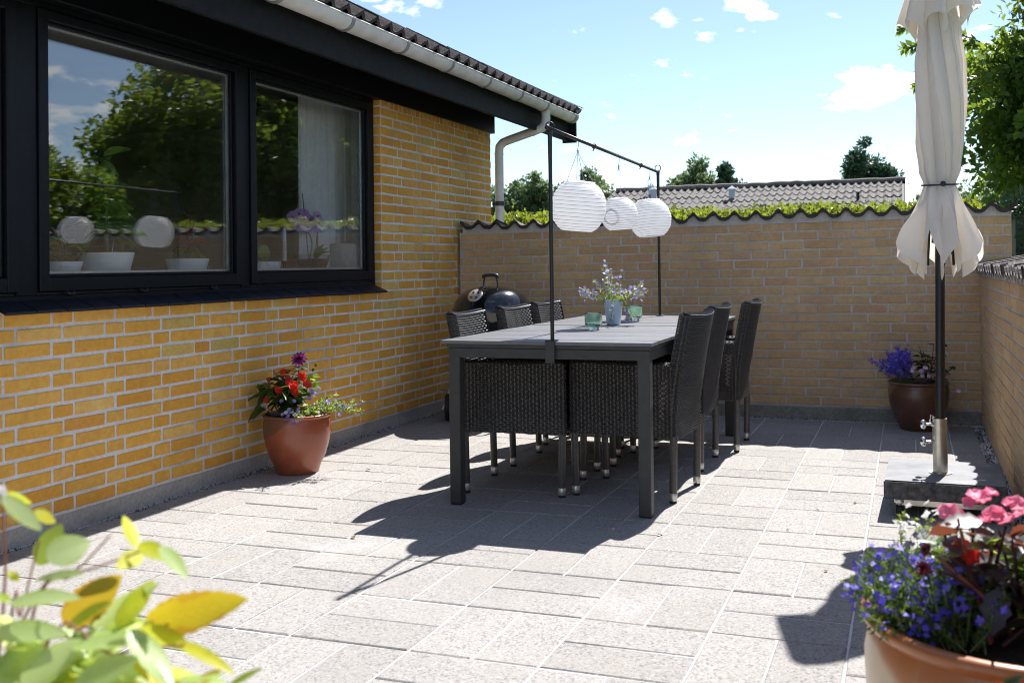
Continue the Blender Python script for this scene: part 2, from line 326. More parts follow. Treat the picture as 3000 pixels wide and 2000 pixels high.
class MB:
    def __init__(s): s.v = []; s.f = []; s.m = []; s.rn = []
    def add(s, vs, fs, mi=0, rn=0.):
        b = len(s.v); s.v += [tuple(v) for v in vs]
        for f in fs: s.f.append(tuple(b + i for i in f)); s.m.append(mi); s.rn.append(rn)
        return s
    def box(s, x0, x1, y0, y1, z0, z1, mi=0, M=None):
        vs = [Vector((x, y, z)) for z in (z0, z1) for y in (y0, y1) for x in (x0, x1)]
        if M is not None: vs = [M @ v for v in vs]
        return s.add(vs, [(0, 2, 3, 1), (4, 5, 7, 6), (0, 1, 5, 4), (2, 6, 7, 3), (0, 4, 6, 2), (1, 3, 7, 5)], mi)
    def tube(s, pts, r, n=8, mi=0, caps=True, flat=1.):
        pts = [Vector(p) for p in pts]; k = len(pts); rs = r if isinstance(r, (list, tuple)) else [r] * k
        vs = []; up = None
        for i, p in enumerate(pts):
            d = (pts[min(i + 1, k - 1)] - pts[max(i - 1, 0)]).normalized()
            if up is None: up = Vector((0, 0, 1)) if abs(d.z) < .9 else Vector((1, 0, 0))
            a = d.cross(up).normalized(); b = a.cross(d).normalized(); up = b
            vs += [p + (a * math.cos(2 * math.pi * j / n) + b * math.sin(2 * math.pi * j / n) * flat) * rs[i] for j in range(n)]
        fs = [(i * n + j, i * n + (j + 1) % n, (i + 1) * n + (j + 1) % n, (i + 1) * n + j) for i in range(k - 1) for j in range(n)]
        if caps: fs += [tuple(range(n))[::-1], tuple((k - 1) * n + j for j in range(n))]
        return s.add(vs, fs, mi)
    def lathe(s, prof, n=32, c=(0, 0, 0), mi=0, M=None, closed=False, wob=None):
        c = Vector(c); vs = []
        for i, (r, z) in enumerate(prof):
            for j in range(n):
                a = 2 * math.pi * j / n; rr = r * (wob(a, i) if wob else 1)
                v = Vector((rr * math.cos(a), rr * math.sin(a), z))
                vs.append((M @ v if M is not None else v) + c)
        k = len(prof)
        fs = [(i * n + j, i * n + (j + 1) % n, (i + 1) * n + (j + 1) % n, (i + 1) * n + j) for i in range(k - 1) for j in range(n)]
        if closed: fs += [((k - 1) * n + j, (k - 1) * n + (j + 1) % n, (j + 1) % n, j) for j in range(n)]
        return s.add(vs, fs, mi)
    def grid(s, fn, nu, nv, mi=0, wrap=False):
        vs = [fn(i / nu, j / nv) for j in range(nv + 1) for i in range(nu if wrap else nu + 1)]
        w = nu if wrap else nu + 1
        fs = [(j * w + i, j * w + (i + 1) % w, (j + 1) * w + (i + 1) % w, (j + 1) * w + i) for j in range(nv) for i in range(nu)]
        return s.add(vs, fs, mi)
    def torus(s, c, R_, r, n=24, k=6, M=None, mi=0):
        vs = []
        for i in range(n):
            a = 2 * math.pi * i / n
            for j in range(k):
                b = 2 * math.pi * j / k; v = Vector(((R_ + r * math.cos(b)) * math.cos(a), (R_ + r * math.cos(b)) * math.sin(a), r * math.sin(b)))
                vs.append((M @ v if M is not None else v) + Vector(c))
        fs = [(i * k + j, i * k + (j + 1) % k, ((i + 1) % n) * k + (j + 1) % k, ((i + 1) % n) * k + j)[::-1] for i in range(n) for j in range(k)]
        return s.add(vs, fs, mi)
    def mesh(s, name, mats=None, smooth=False, bevel=0, seg=1):
        me = bpy.data.meshes.new(name); me.from_pydata(s.v, [], s.f)
        for mt in (mats if isinstance(mats, (list, tuple)) else [mats] if mats else []): me.materials.append(mt)
        if any(s.m): me.polygons.foreach_set('material_index', s.m)
        if any(s.rn):
            at = me.attributes.new('rnd', 'FLOAT', 'FACE'); at.data.foreach_set('value', s.rn)
        bm = bmesh.new(); bm.from_mesh(me)
        if bevel: bmesh.ops.bevel(bm, geom=bm.edges[:], offset=bevel, segments=seg, affect='EDGES', clamp_overlap=True)
        bmesh.ops.recalc_face_normals(bm, faces=bm.faces); bm.to_mesh(me); bm.free()
        if smooth: me.shade_smooth()
        me.update(); return me
    def build(s, name, mats, parent=None, smooth=False, bevel=0, seg=1, auto=None):
        me = s.mesh(name, mats, smooth, bevel, seg)
        if auto: me.set_sharp_from_angle(angle=R(auto))
        return link(name, me, parent)
def npmesh(name, V, k, mat, rn=None, parent=None, smooth=False):
    """V: (n*k,3) vertices of n separate k-gons"""
    V = np.asarray(V, dtype=np.float32).reshape(-1, 3); n = len(V) // k
    me = bpy.data.meshes.new(name); me.vertices.add(len(V)); me.vertices.foreach_set('co', V.ravel())
    me.loops.add(n * k); me.loops.foreach_set('vertex_index', np.arange(n * k, dtype=np.int32))
    me.polygons.add(n); me.polygons.foreach_set('loop_start', np.arange(0, n * k, k, dtype=np.int32))
    me.update(calc_edges=True); me.materials.append(mat)
    if rn is not None:
        at = me.attributes.new('rnd', 'FLOAT', 'FACE'); at.data.foreach_set('value', np.asarray(rn, dtype=np.float32))
    o = link(name, me, parent); return o
def smoothpath(pts, n=6):
    """Catmull-Rom through points"""
    P = [Vector(p) for p in pts]; P = [P[0] * 2 - P[1]] + P + [P[-1] * 2 - P[-2]]; o = []
    for i in range(1, len(P) - 2):
        for j in range(n):
            t = j / n; a, b, c, d = P[i - 1:i + 3]
            o.append(.5 * ((2 * b) + (c - a) * t + (2 * a - 5 * b + 4 * c - d) * t * t + (3 * b - a - 3 * c + d) * t ** 3))
    return o + [P[-2]]
def frame(p, d, up=(0, 0, 1), s=1.):
    """matrix with local +x along d, local z near up"""
    x = Vector(d).normalized(); up = Vector(up)
    if abs(x.dot(up.normalized())) > .98: up = Vector((1, .2, 0))
    y = up.cross(x).normalized(); z = x.cross(y)
    M = Matrix((x, y, z)).transposed().to_4x4(); M.translation = Vector(p)
    return M @ Matrix.Scale(s, 4)
def rv(a=1.): return Vector((random.uniform(-a, a), random.uniform(-a, a), random.uniform(-a, a)))
def seen(p):
    """does the camera's frame hold the point, and how near is it (for choosing which pieces become objects)"""
    d = Vector(p) - CAM_P; z = d.dot(CF)
    if z < .3: return None
    x = 1635.9 + 2951.3 * d.dot(CR) / z; y = 741.7 - 2951.3 * d.dot(CU) / z
    return z if -60 < x < 3060 and -60 < y < 2060 else None

# ================================================================ SETTING
def sheet(name, x0, x1, y0, y1, z, mat):
    o = MB().add([(x0, y0, z), (x1, y0, z), (x1, y1, z), (x0, y1, z)], [(0, 1, 2, 3)]).build(name, mat)
    return tag(o, kind='structure')
sheet('ground', -400, 400, -300, 700, -.10, M_GRASS)
patio = MB().box(-.05, 3.90, -5.5, 3.62, -.09, -.0038).build('patio', M_SAND); tag(patio, kind='structure')
S = .4037
def slab_mesh(w, d, seed):
    rr = random.Random(seed); c = .0042; h = .05
    a, b = w / 2 - .0034, d / 2 - .0034
    def ring(x, y, z, j): return [(sx * x + rr.uniform(-j, j), sy * y + rr.uniform(-j, j), z) for sx, sy in ((-1, -1), (1, -1), (1, 1), (-1, 1))]
    vs = ring(a, b, -h, 0) + ring(a, b, -c * .7, .0012) + ring(a - c, b - c, 0, .0012)
    fs = [(8, 9, 10, 11)] + [(k * 4 + i, k * 4 + (i + 1) % 4, k * 4 + 4 + (i + 1) % 4, k * 4 + 4 + i) for k in (0, 1) for i in range(4)]
    return vs, fs
SLABV = [slab_mesh(S, S / 2, i) for i in range(5)]
SLABM = [MB().add(*s).mesh('paving_slab', M_SLAB) for s in SLABV]
cells = []
for i in range(-5, 5):
    for j in range(-11, 11):
        x0, y0 = 2.0247 + i * S, -.6964 + j * S
        for k in (0, 1):
            if (i + j) % 2 == 0: c = (x0 + S / 2, y0 + S * (.25 + .5 * k), 0)
            else: c = (x0 + S * (.25 + .5 * k), y0 + S / 2, R(90))
            cells.append(c)
def slab_fit(c):
    hx, hy = (S / 2, S / 4) if c[2] == 0 else (S / 4, S / 2)
    return c[0] - hx > -.02 and c[0] + hx < 3.86 and c[1] + hy < 3.66
cells = [c for c in cells if slab_fit(c)]
vis = sorted([(seen((c[0], c[1], 0)), c) for c in cells if seen((c[0], c[1], 0))])
one = [c for _, c in vis[:300]]
for c in one:
    M = Matrix.Translation((c[0], c[1], random.gauss(0, .0009))) @ Euler((random.gauss(0, .0014), random.gauss(0, .0014), c[2] + random.gauss(0, .0025) + random.choice((0, math.pi)))).to_matrix().to_4x4()
    put('paving_slab', random.choice(SLABM), patio, M=M)
rest = MB()
for c in cells:
    if c in one: continue
    vs, fs = random.choice(SLABV); M = Matrix.Translation((c[0], c[1], random.gauss(0, .0009))) @ Matrix.Rotation(c[2], 4, 'Z')
    rest.add([M @ Vector(v) for v in vs], fs, 0, random.random())
tag(rest.build('outlying_slabs', M_SLAB, patio), kind='stuff')
# cut slabs along the back and right edges
edge = MB()
y = -.6964 + 10 * S
for j in range(-10, 11):
    y0 = -.6964 + j * S; y1 = min(y0 + S, 3.555)
    if y1 - y0 < .08: continue
    x0 = 2.0247 + 4 * S; x1 = 3.80
    M = MB().box(x0 + .004, x1, y0 + .004, y1 - .004, -.05, random.gauss(-.001, .001)).build('cut_slab', M_SLAB, patio, bevel=.003)
for i in range(-5, 4):
    x0 = 2.0247 + i * S; y0 = -.6964 + 10 * S
    MB().box(x0 + .004, x0 + S - .004, y0 + .004, 3.56, -.05, random.gauss(-.001, .001)).build('cut_slab', M_SLAB, patio, bevel=.003)
# crumbled strips along the walls: a low bank of grit and crumbs
def grit(name, x0, x1, y0, y1, n, zmax):
    V = []; rn = []
    for _ in range(n):
        c = np.array([random.uniform(x0, x1), random.uniform(y0, y1), random.uniform(-.004, zmax)]); s = random.uniform(.002, .0075)
        P = c + (np.random.rand(4, 3) - .5) * 2 * s
        for t in ((0, 1, 2), (0, 2, 3), (0, 3, 1), (1, 3, 2)): V.append(P[list(t)]); rn.append(random.random())
    return tag(npmesh(name, np.array(V), 3, M_DEBRIS, rn, patio), kind='stuff')
grit('wall_foot_grit', .0, .05, -1.6, 3.5, 1500, .006)
grit('wall_foot_grit', 3.80, 3.88, -.5, 3.5, 1800, .008)
grit('wall_foot_grit', .2, 3.8, 3.565, 3.60, 900, .006)

# ---------------------------------------------------------------- bricks
def brick_geo(L_, H, seed, dep=.03):
    rr = random.Random(seed); c = .0032
    def ring(a, b, y, j): return [(sx * a + rr.uniform(-j, j), y + rr.uniform(-j, j) * .5, sz * b + rr.uniform(-j, j)) for sx, sz in ((-1, -1), (1, -1), (1, 1), (-1, 1))]
    a, b = L_ / 2, H / 2
    # a little extra vertex per long edge keeps the outline from being ruler-straight
    vs = ring(a, b, dep, 0) + ring(a, b, c * .8, .0022) + ring(a - c, b - c, 0, .0022)
    mid = [(rr.uniform(-.02, .02), c * .8, -b + rr.uniform(-.0016, .0012)), (rr.uniform(-.02, .02), c * .8, b + rr.uniform(-.0012, .0016)),
           (rr.uniform(-.02, .02), rr.uniform(-.0008, .0006), -b + c + rr.uniform(-.001, .001)), (rr.uniform(-.02, .02), rr.uniform(-.0008, .0006), b - c + rr.uniform(-.001, .001))]
    vs += mid   # 12 13 14 15
    fs = [(8, 14, 15, 11), (14, 9, 10, 15), (4, 12, 14, 8), (12, 5, 9, 14), (5, 6, 10, 9), (6, 13, 15, 10), (13, 7, 11, 15), (7, 4, 8, 11), (0, 1, 5, 12, 4), (1, 2, 6, 5), (2, 3, 7, 13, 6), (3, 0, 4, 7)]
    return vs, fs
BG = {}
def brick_set(key, L_, H, mat, n=6):
    g = [brick_geo(L_, H, hash((key, i)) % 9999) for i in range(n)]
    BG[key] = (g, [MB().add(*q).mesh('brick', mat) for q in g])
random.seed(11)
for key, L_, H, mt in (('hs', .2245, .0510, M_HBRICK), ('hh', .1045, .0510, M_HBRICK), ('hq', .05, .0510, M_HBRICK), ('sold', .0545, .1075, M_HBRICK), ('ws', .2285, .0535, M_WBRICK), ('wh', .1085, .0535, M_WBRICK), ('wq', .055, .0535, M_WBRICK)):
    brick_set(key, L_, H, mt)
def lay(wall, bricks, mat, limit=300, name='brick', stuff='far_bricks'):
    """bricks: (key, matrix). The nearest in view become objects, the rest one joined part."""
    sc_ = []
    for key, M in bricks:
        z = seen(M.translation); sc_.append((z if z else 1e3 + random.random(), len(sc_)))
    first = set(i for z, i in sorted(sc_)[:limit] if z < 1e3)
    mb = MB()
    for i, (key, M) in enumerate(bricks):
        g, ms = BG[key]; k = random.randrange(len(g))
        if i in first: put(name, ms[k], wall, M=M)
        else: mb.add([M @ Vector(v) for v in g[k][0]], g[k][1], 0, random.random())
    if mb.v: tag(mb.build(stuff, mat, wall), kind='stuff')
def jit(M): return M @ Matrix.Translation((random.gauss(0, .0008), random.gauss(0, .0009), random.gauss(0, .0007))) @ Euler((random.gauss(0, .006), random.gauss(0, .0035), random.gauss(0, .003))).to_matrix().to_4x4()

# ================================================================ HOUSE
house = empty('house', (0, 4.33, 0), label='yellow brick bungalow with black window frames and a dark tiled roof', cat='house')
HO = Vector((0, 4.33, 0))
def hb(mb, name, mat, parent=None, **k):
    o = mb.build(name, mat, parent or house, **k)
    if parent is None: o.location = -HO
    return o
HP, CH = .0845, .0667
Y_WIN0, Y_WIN1, Z_SILL, Z_HEAD = -4.2, 2.405, .951, 2.235
CORE = .0045
core = MB()
core.box(-.24, -CORE, -6, 4.326, HP - .005, Z_SILL)                         # below the window
core.box(-.24, -CORE, Y_WIN1 + .004, 4.326, Z_SILL, 2.322)                       # pier
core.box(-.24, -CORE, -6, Y_WIN0, Z_SILL, 2.322)
core.box(-4.2, -.241, 4.10, 4.326, HP - .005, 2.6)                          # gable wall
wall = hb(core, 'wall', M_HMORT)
hb(MB().box(-.23, -.012, -6, 4.31, -.08, HP - .0052), 'plinth', M_PLINTH)
RZ = Matrix.Rotation(R(90), 4, 'Z')
br = []
def house_course(idx, ya, yb):
    z = HP + (idx + .5) * CH
    off = 0. if idx % 2 else .3
    k = math.floor((ya - off) / .6) - 1
    while True:
        e = off + k * .6                       # right joint of a header; then S S H
        for key, a, b in (('hs', e, e + .24), ('hs', e + .24, e + .48), ('hh', e + .48, e + .6)):
            a2, b2 = max(a, ya), min(b, yb)
            L_ = b2 - a2
            if L_ > .03:
                q = Matrix.Translation((0, (a2 + b2) / 2, z)) @ RZ
                if L_ < (b - a) - .005:
                    kk = 'hs' if L_ > .17 else 'hh' if L_ > .075 else 'hq'
                    full = {'hs': .24, 'hh': .12, 'hq': .0625}[kk]
                    q = q @ Matrix.Diagonal(((L_ - .0125) / (full - .0125), 1, 1, 1)); br.append((kk, jit(q)))
                else: br.append((key, jit(q)))
        k += 1
        if off + k * .6 > yb: break
for r_ in range(13): house_course(r_, -2.4, 4.33)
for r_ in range(13, 32): house_course(r_, Y_WIN1, 4.33)
lay(wall, br, M_HBRICK)
for i in range(int((4.33 - 2.53) / .0667)):
    put('soldier_brick', random.choice(BG['sold'][1]), wall, M=jit(Matrix.Translation((0, 2.56 + i * .0667, HP + 32 * CH + .052)) @ RZ))
for z in (HP + 32.5 * CH - .002, HP + 33.5 * CH - .012):
    put('brick', BG['hh'][1][1], wall, M=jit(Matrix.Translation((0, Y_WIN1 + .06, z)) @ RZ))
# reveal of the pier, facing the camera: cut bricks set back to the frame
for idx in range(13, 34):
    z = HP + (idx + .5) * CH
    put('reveal_brick', BG['hh'][1][idx % 6], wall, M=Matrix.Translation((-.058, Y_WIN1 - .002, z)) @ Matrix.Diagonal((.98, 1, 1, 1)))
# ---- windows
def wbox(mb, y0, y1, z0, z1, x0, x1): mb.box(x0, x1, y0, y1, z0, z1)
XF = -.055                                                                # face of the outer frame
frame_ = MB()
for y0, y1 in ((-.575 + .03, -.437), (.935, 1.012), (2.355, 2.399), (-2.2, -2.06), (-3.9, -3.8)):
    frame_.box(-.15, XF, y0, y1, 1.012, 2.236)
frame_.box(-.15, XF + .003, Y_WIN0, 2.3985, .968, 1.0125)
frame_.box(-.15, XF + .002, Y_WIN0, 2.399, 2.2365, 2.262)
hb(frame_, 'window_frame', M_BLACKWOOD, bevel=.003)
hb(MB().box(-.15, XF - .001, -.497, -.485, 1.02, 2.23).box(-.13, XF - .012, -4, 2.39, 1.014, 1.024), 'frame_gasket', M_RUBBER)
def sash(y0, y1, z0=1.0265, z1=2.2335, side=.052, bot=.062, top=.045):
    mb = MB(); xo, xi = -.042, -.13
    mb.box(xi, xo, y0, y0 + side, z0, z1); mb.box(xi, xo, y1 - side, y1, z0, z1)
    mb.box(xi, xo - .0015, y0 + side, y1 - side, z0, z0 + bot); mb.box(xi, xo - .0015, y0 + side, y1 - side, z1 - top, z1)
    o = hb(mb, 'window', M_BLACKWOOD, bevel=.004)
    bd = MB(); g = .014; ya, yb, za, zb = y0 + side, y1 - side, z0 + bot, z1 - top
    bd.box(-.098, -.066, ya + .0004, ya + g, za, zb).box(-.098, -.066, yb - g, yb - .0004, za, zb).box(-.0985, -.0665, ya + g, yb - g, za, za + g).box(-.0985, -.0665, ya + g, yb - g, zb - g, zb)
    b_ = bd.build('glazing_bead', M_BLACKWOOD, o, bevel=.003)
    sp = MB(); s2 = .011
    for a, b, c, d in ((ya + g, ya + g + s2, za + g, zb - g), (yb - g - s2, yb - g, za + g, zb - g), (ya + g + s2, yb - g - s2, za + g, za + g + s2), (ya + g + s2, yb - g - s2, zb - g - s2, zb - g)):
        sp.box(-.096, -.0845, a, b, c, d)
    sp.build('glazing_spacer', M_STEEL, o)
    for x in (-.084, -.100):
        MB().box(x, x + .004, ya + .006, yb - .006, za + .006, zb - .006).build('pane', M_GLASS, o)
    return o
sash(-.437, .935); sash(1.012, 2.353); sash(-2.06, -.546); sash(-3.8, -2.2)
for y in (-.28, .17, .68, -1.2):
    hb(MB().box(-.053, -.030, y - .02, y + .02, 1.013, 1.019).box(-.052, -.034, y - .02, y - .014, 1.019, 1.028).box(-.052, -.034, y + .014, y + .02, 1.019, 1.028), 'drip_clip', M_PLASTIC, bevel=.001)
# sill of black tiles
sill = hb(MB().box(-.14, .030, -4.2, 2.33, .9515, .955), 'sill', M_HMORT)
tm = MB().box(-.0745, .0745, -.115, .0, -.013, 0).mesh('sill_tile', M_SILL, bevel=.002)
slope = math.atan2(.045, .115)
for i in range(20):
    y = 2.29 - .1535 * i
    M = Matrix.Translation((.062, y, .953)) @ Matrix.Rotation(R(-90), 4, 'Z') @ Matrix.Rotation(0, 4, 'X')
    # local y points back to the frame and rises
    M = Matrix.Translation((.062, y, .952 + random.gauss(0, .0006))) @ Matrix.Rotation(R(-90), 4, 'Z') @ Matrix.Rotation(-slope, 4, 'X')
    put('sill_tile', tm, sill, M=M)
hb(MB().box(-.10, -.056, -4.2, 2.3985, .956, .9675), 'sill_upstand', M_BLACKWOOD)
# ---- eaves, roof
hb(MB().box(-.18, .018, -6, 4.384, 2.2625, 2.50).box(-.18, -.002, 2.53, 4.37, 2.3225, 2.4), 'lintel_board', M_BLACKWOOD, bevel=.003)
hb(MB().box(.405, .435, -6, 5.165, 2.262, 2.475), 'fascia', M_FASCIA, bevel=.003)
hb(MB().box(.019, .404, -6, 5.16, 2.44, 2.455), 'soffit', M_FASCIA)
PIT = R(25.5)
def roofpt(s, y, h=0): return Vector((.50 - s * math.cos(PIT) + h * math.sin(PIT), y, 2.485 + s * math.sin(PIT) + h * math.cos(PIT)))
deck = MB()
c8 = [roofpt(s, y, h) for h in (-.03, .0) for s in (0, 4.6) for y in (-6, 5.13)]
deck.add(c8, [(0, 2, 3, 1), (4, 5, 7, 6), (0, 1, 5, 4), (2, 6, 7, 3), (0, 4, 6, 2), (1, 3, 7, 5)])
c8 = [Vector((-7.9 - p.x, p.y, p.z)) for p in c8]
deck.add(c8, [(0, 2, 3, 1), (4, 5, 7, 6), (0, 1, 5, 4), (2, 6, 7, 3), (0, 4, 6, 2), (1, 3, 7, 5)])
roof = hb(deck, 'roof', M_FASCIA)
def tile_geo(width, waves, length, thick, amp, n=12, sag=0):
    """local x across the waves, local y up the slope, front edge at y=0"""
    vs = []
    for y, dz in ((0, 0), (length, 0)):
        for i in range(n + 1):
            x = -width / 2 + width * i / n; h = amp * math.cos(2 * math.pi * waves * (x / width + .5)) * .5
            h += amp * .12 * math.cos(4 * math.pi * waves * (x / width + .5))
            vs.append((x, y, h))
            if y == 0: vs.append((x, y, h - thick))
    fs = []
    for i in range(n):
        a = i * 2; b = 2 * (n + 1) + i
        fs += [(a, a + 2, b + 1, b), (a + 1, a + 3, a + 2, a)]
    return vs, fs
RT = MB().add(*tile_geo(.314, 2, .36, .030, .046)).mesh('roof_tile', M_ROOFTILE)
TB = Matrix((Vector((0, 1, 0)), Vector((-math.cos(PIT), 0, math.sin(PIT))), Vector((math.sin(PIT), 0, math.cos(PIT))))).transposed().to_4x4()
n_t = 0; far_t = MB(); tg = tile_geo(.314, 2, .36, .030, .046)
for row in range(14):
    for c in range(36):
        y = 5.10 - .157 - .314 * c
        M = Matrix.Translation(roofpt(-.055 + row * .325, y, .060 + random.gauss(0, .002))) @ TB @ Matrix.Rotation(R(2.6), 4, 'X') @ Matrix.Rotation(random.gauss(0, .008), 4, 'Z')
        if row < 5 and y > -.4: put('roof_tile', RT, roof, M=M)
        elif row < 14: far_t.add([M @ Vector(v) for v in tg[0]], tg[1], 0, random.random())
tag(far_t.build('upper_tiles', M_ROOFTILE, roof), kind='stuff')
v0, v1 = roofpt(-.02, 5.15), roofpt(4.5, 5.15)
def slanted(mb, s0, s1, y0, y1, h0, h1):
    c = [roofpt(s, y, h) for h in (h0, h1) for s in (s0, s1) for y in (y0, y1)]
    return mb.add(c, [(0, 2, 3, 1), (4, 5, 7, 6), (0, 1, 5, 4), (2, 6, 7, 3), (0, 4, 6, 2), (1, 3, 7, 5)])
hb(slanted(MB(), .02, 4.6, 5.1655, 5.19, -.20, .097).box(.37, .505, 5.167, 5.189, 2.248, 2.5), 'verge_board', M_FASCIA)
hb(slanted(MB(), -.03, 4.6, 5.10, 5.197, .098, .106), 'verge_trim', M_STEEL)
# gutter
GX, GZ, GR = .505, 2.478, .062
gm = MB(); NA = 12
vs = []
for rr, ang0, ang1 in ((GR, 180, 360), (GR - .004, 360, 180)):
    for j in range(NA + 1):
        a = R(ang0 + (ang1 - ang0) * j / NA); vs.append((GX + rr * math.cos(a), GZ + rr * math.sin(a)))
k = len(vs)
gm.add([(x, yy, z) for yy in (-6, 5.06) for x, z in vs], [(i, (i + 1) % k, k + (i + 1) % k, k + i) for i in range(k)] + [tuple(range(k)), tuple(range(k, 2 * k))[::-1]])
gm.tube([(GX + GR, -6, GZ + .001), (GX + GR, 5.06, GZ + .001)], .006, 8)
gutter = hb(gm, 'gutter', M_GUTTER, smooth=True, auto=40)
ec = MB(); ec.add([(GX + (GR + .004) * math.cos(R(180 + 15 * j)), yy, GZ + (GR + .004) * math.sin(R(180 + 15 * j))) for yy in (5.035, 5.068) for j in range(13)], [(j, j + 1, 13 + j + 1, 13 + j) for j in range(12)] + [tuple(range(13, 26))])
ec.build('end_cap', M_GUTTER, gutter, smooth=True, auto=40)
bk = MB(); NB = 16
bk.add([(GX + (GR + h) * math.cos(R(172 + 196 * j / NB)), yy, GZ + (GR + h) * math.sin(R(172 + 196 * j / NB))) for yy in (-.014, .014) for h in (.001, .006) for j in range(NB + 1)],
       [(b + j, b + j + 1, c + j + 1, c + j) for b, c in ((0, NB + 1), (NB + 1, 3 * (NB + 1)), (3 * (NB + 1), 2 * (NB + 1)), (2 * (NB + 1), 0)) for j in range(NB)])
bkm = bk.mesh('gutter_bracket', M_GBRK, smooth=True); bkm.set_sharp_from_angle(angle=R(40))
for y in [2.38 - .64 * i for i in range(1, 8)] + [2.38, 3.02, 3.66, 4.26, 5.0]:
    put('gutter_bracket', bkm, gutter, M=Matrix.Translation((0, y, 0)))
dp = [(GX, 4.345, 2.43), (GX, 4.345, 2.35), (GX - .006, 4.345, 2.315), (GX - .035, 4.346, 2.283), (.40, 4.348, 2.262), (.15, 4.36, 2.195), (.10, 4.362, 2.178), (.068, 4.363, 2.145), (.062, 4.364, 2.10), (.062, 4.364, 1.0), (.062, 4.364, .0)]
ds = hb(MB().tube(dp, .038, 16), 'downspout', M_GUTTER, smooth=True, auto=50)
MB().tube([(.062, 4.364, 1.63), (.062, 4.364, 1.67)], .042, 16).box(.0, .03, 4.345, 4.385, 1.635, 1.665).build('pipe_clip', M_PLASTIC, ds, smooth=True, auto=40)
for a, b in (((.062, 4.364, 2.075), (.062, 4.364, 2.085)), ((.385, 4.3486, 2.258), (.375, 4.349, 2.2555)), ((GX, 4.345, 2.405), (GX, 4.345, 2.43))):
    MB().tube([a, b], .0405, 16).build('pipe_collar', M_GUTTER, ds, smooth=True, auto=40)
# room behind the windows
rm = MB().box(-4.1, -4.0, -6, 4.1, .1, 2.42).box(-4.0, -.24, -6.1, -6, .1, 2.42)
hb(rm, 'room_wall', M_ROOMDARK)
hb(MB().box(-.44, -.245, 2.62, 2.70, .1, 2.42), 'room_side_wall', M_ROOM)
hb(MB().box(-4.0, -.245, -6, 4.09, .05, .1), 'room_floor', M_WOODFLOOR)
hb(MB().box(-4.0, -.245, -6, 4.09, 2.42, 2.44), 'room_ceiling', M_ROOM)
hb(MB().box(-.42, -.14, -4.2, 2.5, 1.058, 1.088), 'window_board', M_WHITEPOT)
hb(MB().box(-.26, -.245, 2.34, 2.61, 1.09, 2.41), 'inner_reveal', M_ROOM)

# ================================================================ GARDEN WALLS
gw = MB().box(.022, 4.065, 3.6255, 3.845, .06, 1.375).build('garden_wall', M_WMORT)
tag(gw, 'yellow brick garden wall with wavy brown cap tiles closing the patio behind the table', 'wall', kind='thing')
MB().add([(.012, 3.6255, 1.375), (4.065, 3.6255, 1.375), (4.065, 3.845, 1.375), (.012, 3.845, 1.375), (.012, 3.6255, 1.378), (4.065, 3.6255, 1.42), (4.065, 3.845, 1.42), (.012, 3.845, 1.378)], [(0, 1, 5, 4), (4, 5, 6, 7), (1, 2, 6, 5), (2, 3, 7, 6), (3, 0, 4, 7)]).build('wall_head', M_WMORT, gw)
MB().box(.003, .0215, 3.64, 3.80, -.05, 1.40).build('expansion_joint', M_MOSSY, gw)
MB().box(.02, 4.08, 3.61, 3.86, -.08, .088).build('footing', M_MOSSY, gw, bevel=.006)
br = []
random.seed(5)
def gcourse(row, x):  # height of a course rises a little to the right
    return .095 + (row + .5) * (.0637 + .0005 * x)
for row in range(20):
    x = .024 + (0 if row % 2 else -.12) + random.uniform(-.03, .03)
    while x < 4.06:
        a, b = max(x, .024), min(x + .2415, 4.072); x += .2415
        L_ = b - a
        if L_ < .035: continue
        kk = 'ws' if L_ > .17 else 'wh' if L_ > .08 else 'wq'; full = {'ws': .2415, 'wh': .1215, 'wq': .068}[kk]
        cx = (a + b) / 2
        br.append((kk, jit(Matrix.Translation((cx, 3.62, gcourse(row, cx))) @ Matrix.Diagonal(((L_ - .013) / (full - .013), 1, 1, 1)) @ Matrix.Rotation(-math.atan(.0005 * row), 4, 'Y'))))
lay(gw, br, M_WBRICK)
# mortar bed and cap tiles
def bed(fn, n, depth):
    """mortar packed under the waves: fn(t) -> (x, y, z_bottom, z_top), pushed back by depth"""
    mb = MB(); d = Vector(depth); P = [fn(i / n) for i in range(n + 1)]
    vs = []
    for x, y, zb, zt in P: vs += [(x, y, zb), (x, y, zt), Vector((x, y, zt)) + d, Vector((x, y, zb)) + d]
    fs = [(4 * i + a, 4 * i + 4 + a, 4 * i + 4 + (a + 1) % 4, 4 * i + (a + 1) % 4) for i in range(n) for a in range(4)]
    fs += [(0, 1, 2, 3), (4 * n + 3, 4 * n + 2, 4 * n + 1, 4 * n)]
    return mb.add(vs, fs)
CT = tile_geo(.312, 2, .34, .028, .050, 16)
CTM = MB().add(*CT).mesh('cap_tile', M_CAPTILE)
def capz(x): return 1.438 + .0085 * x
bed(lambda t: (.05 + 4.0 * t, 3.618, 1.362 + .011 * (.05 + 4 * t), capz(.05 + 4 * t) - .018 + .022 * math.cos(2 * math.pi * (.05 + 4 * t - .04) / .156)), 200, (0, .2, -.035)).build('mortar_bed', M_WMORT, gw)
for i in range(13):
    x = .04 + .156 + .312 * i
    M = Matrix.Translation((x, 3.585 + random.gauss(0, .004), capz(x) + random.gauss(0, .004))) @ Euler((R(-9) + random.gauss(0, .02), -math.atan(.0085) + random.gauss(0, .012), random.gauss(0, .015))).to_matrix().to_4x4()
    put('cap_tile', CTM, gw, M=M)
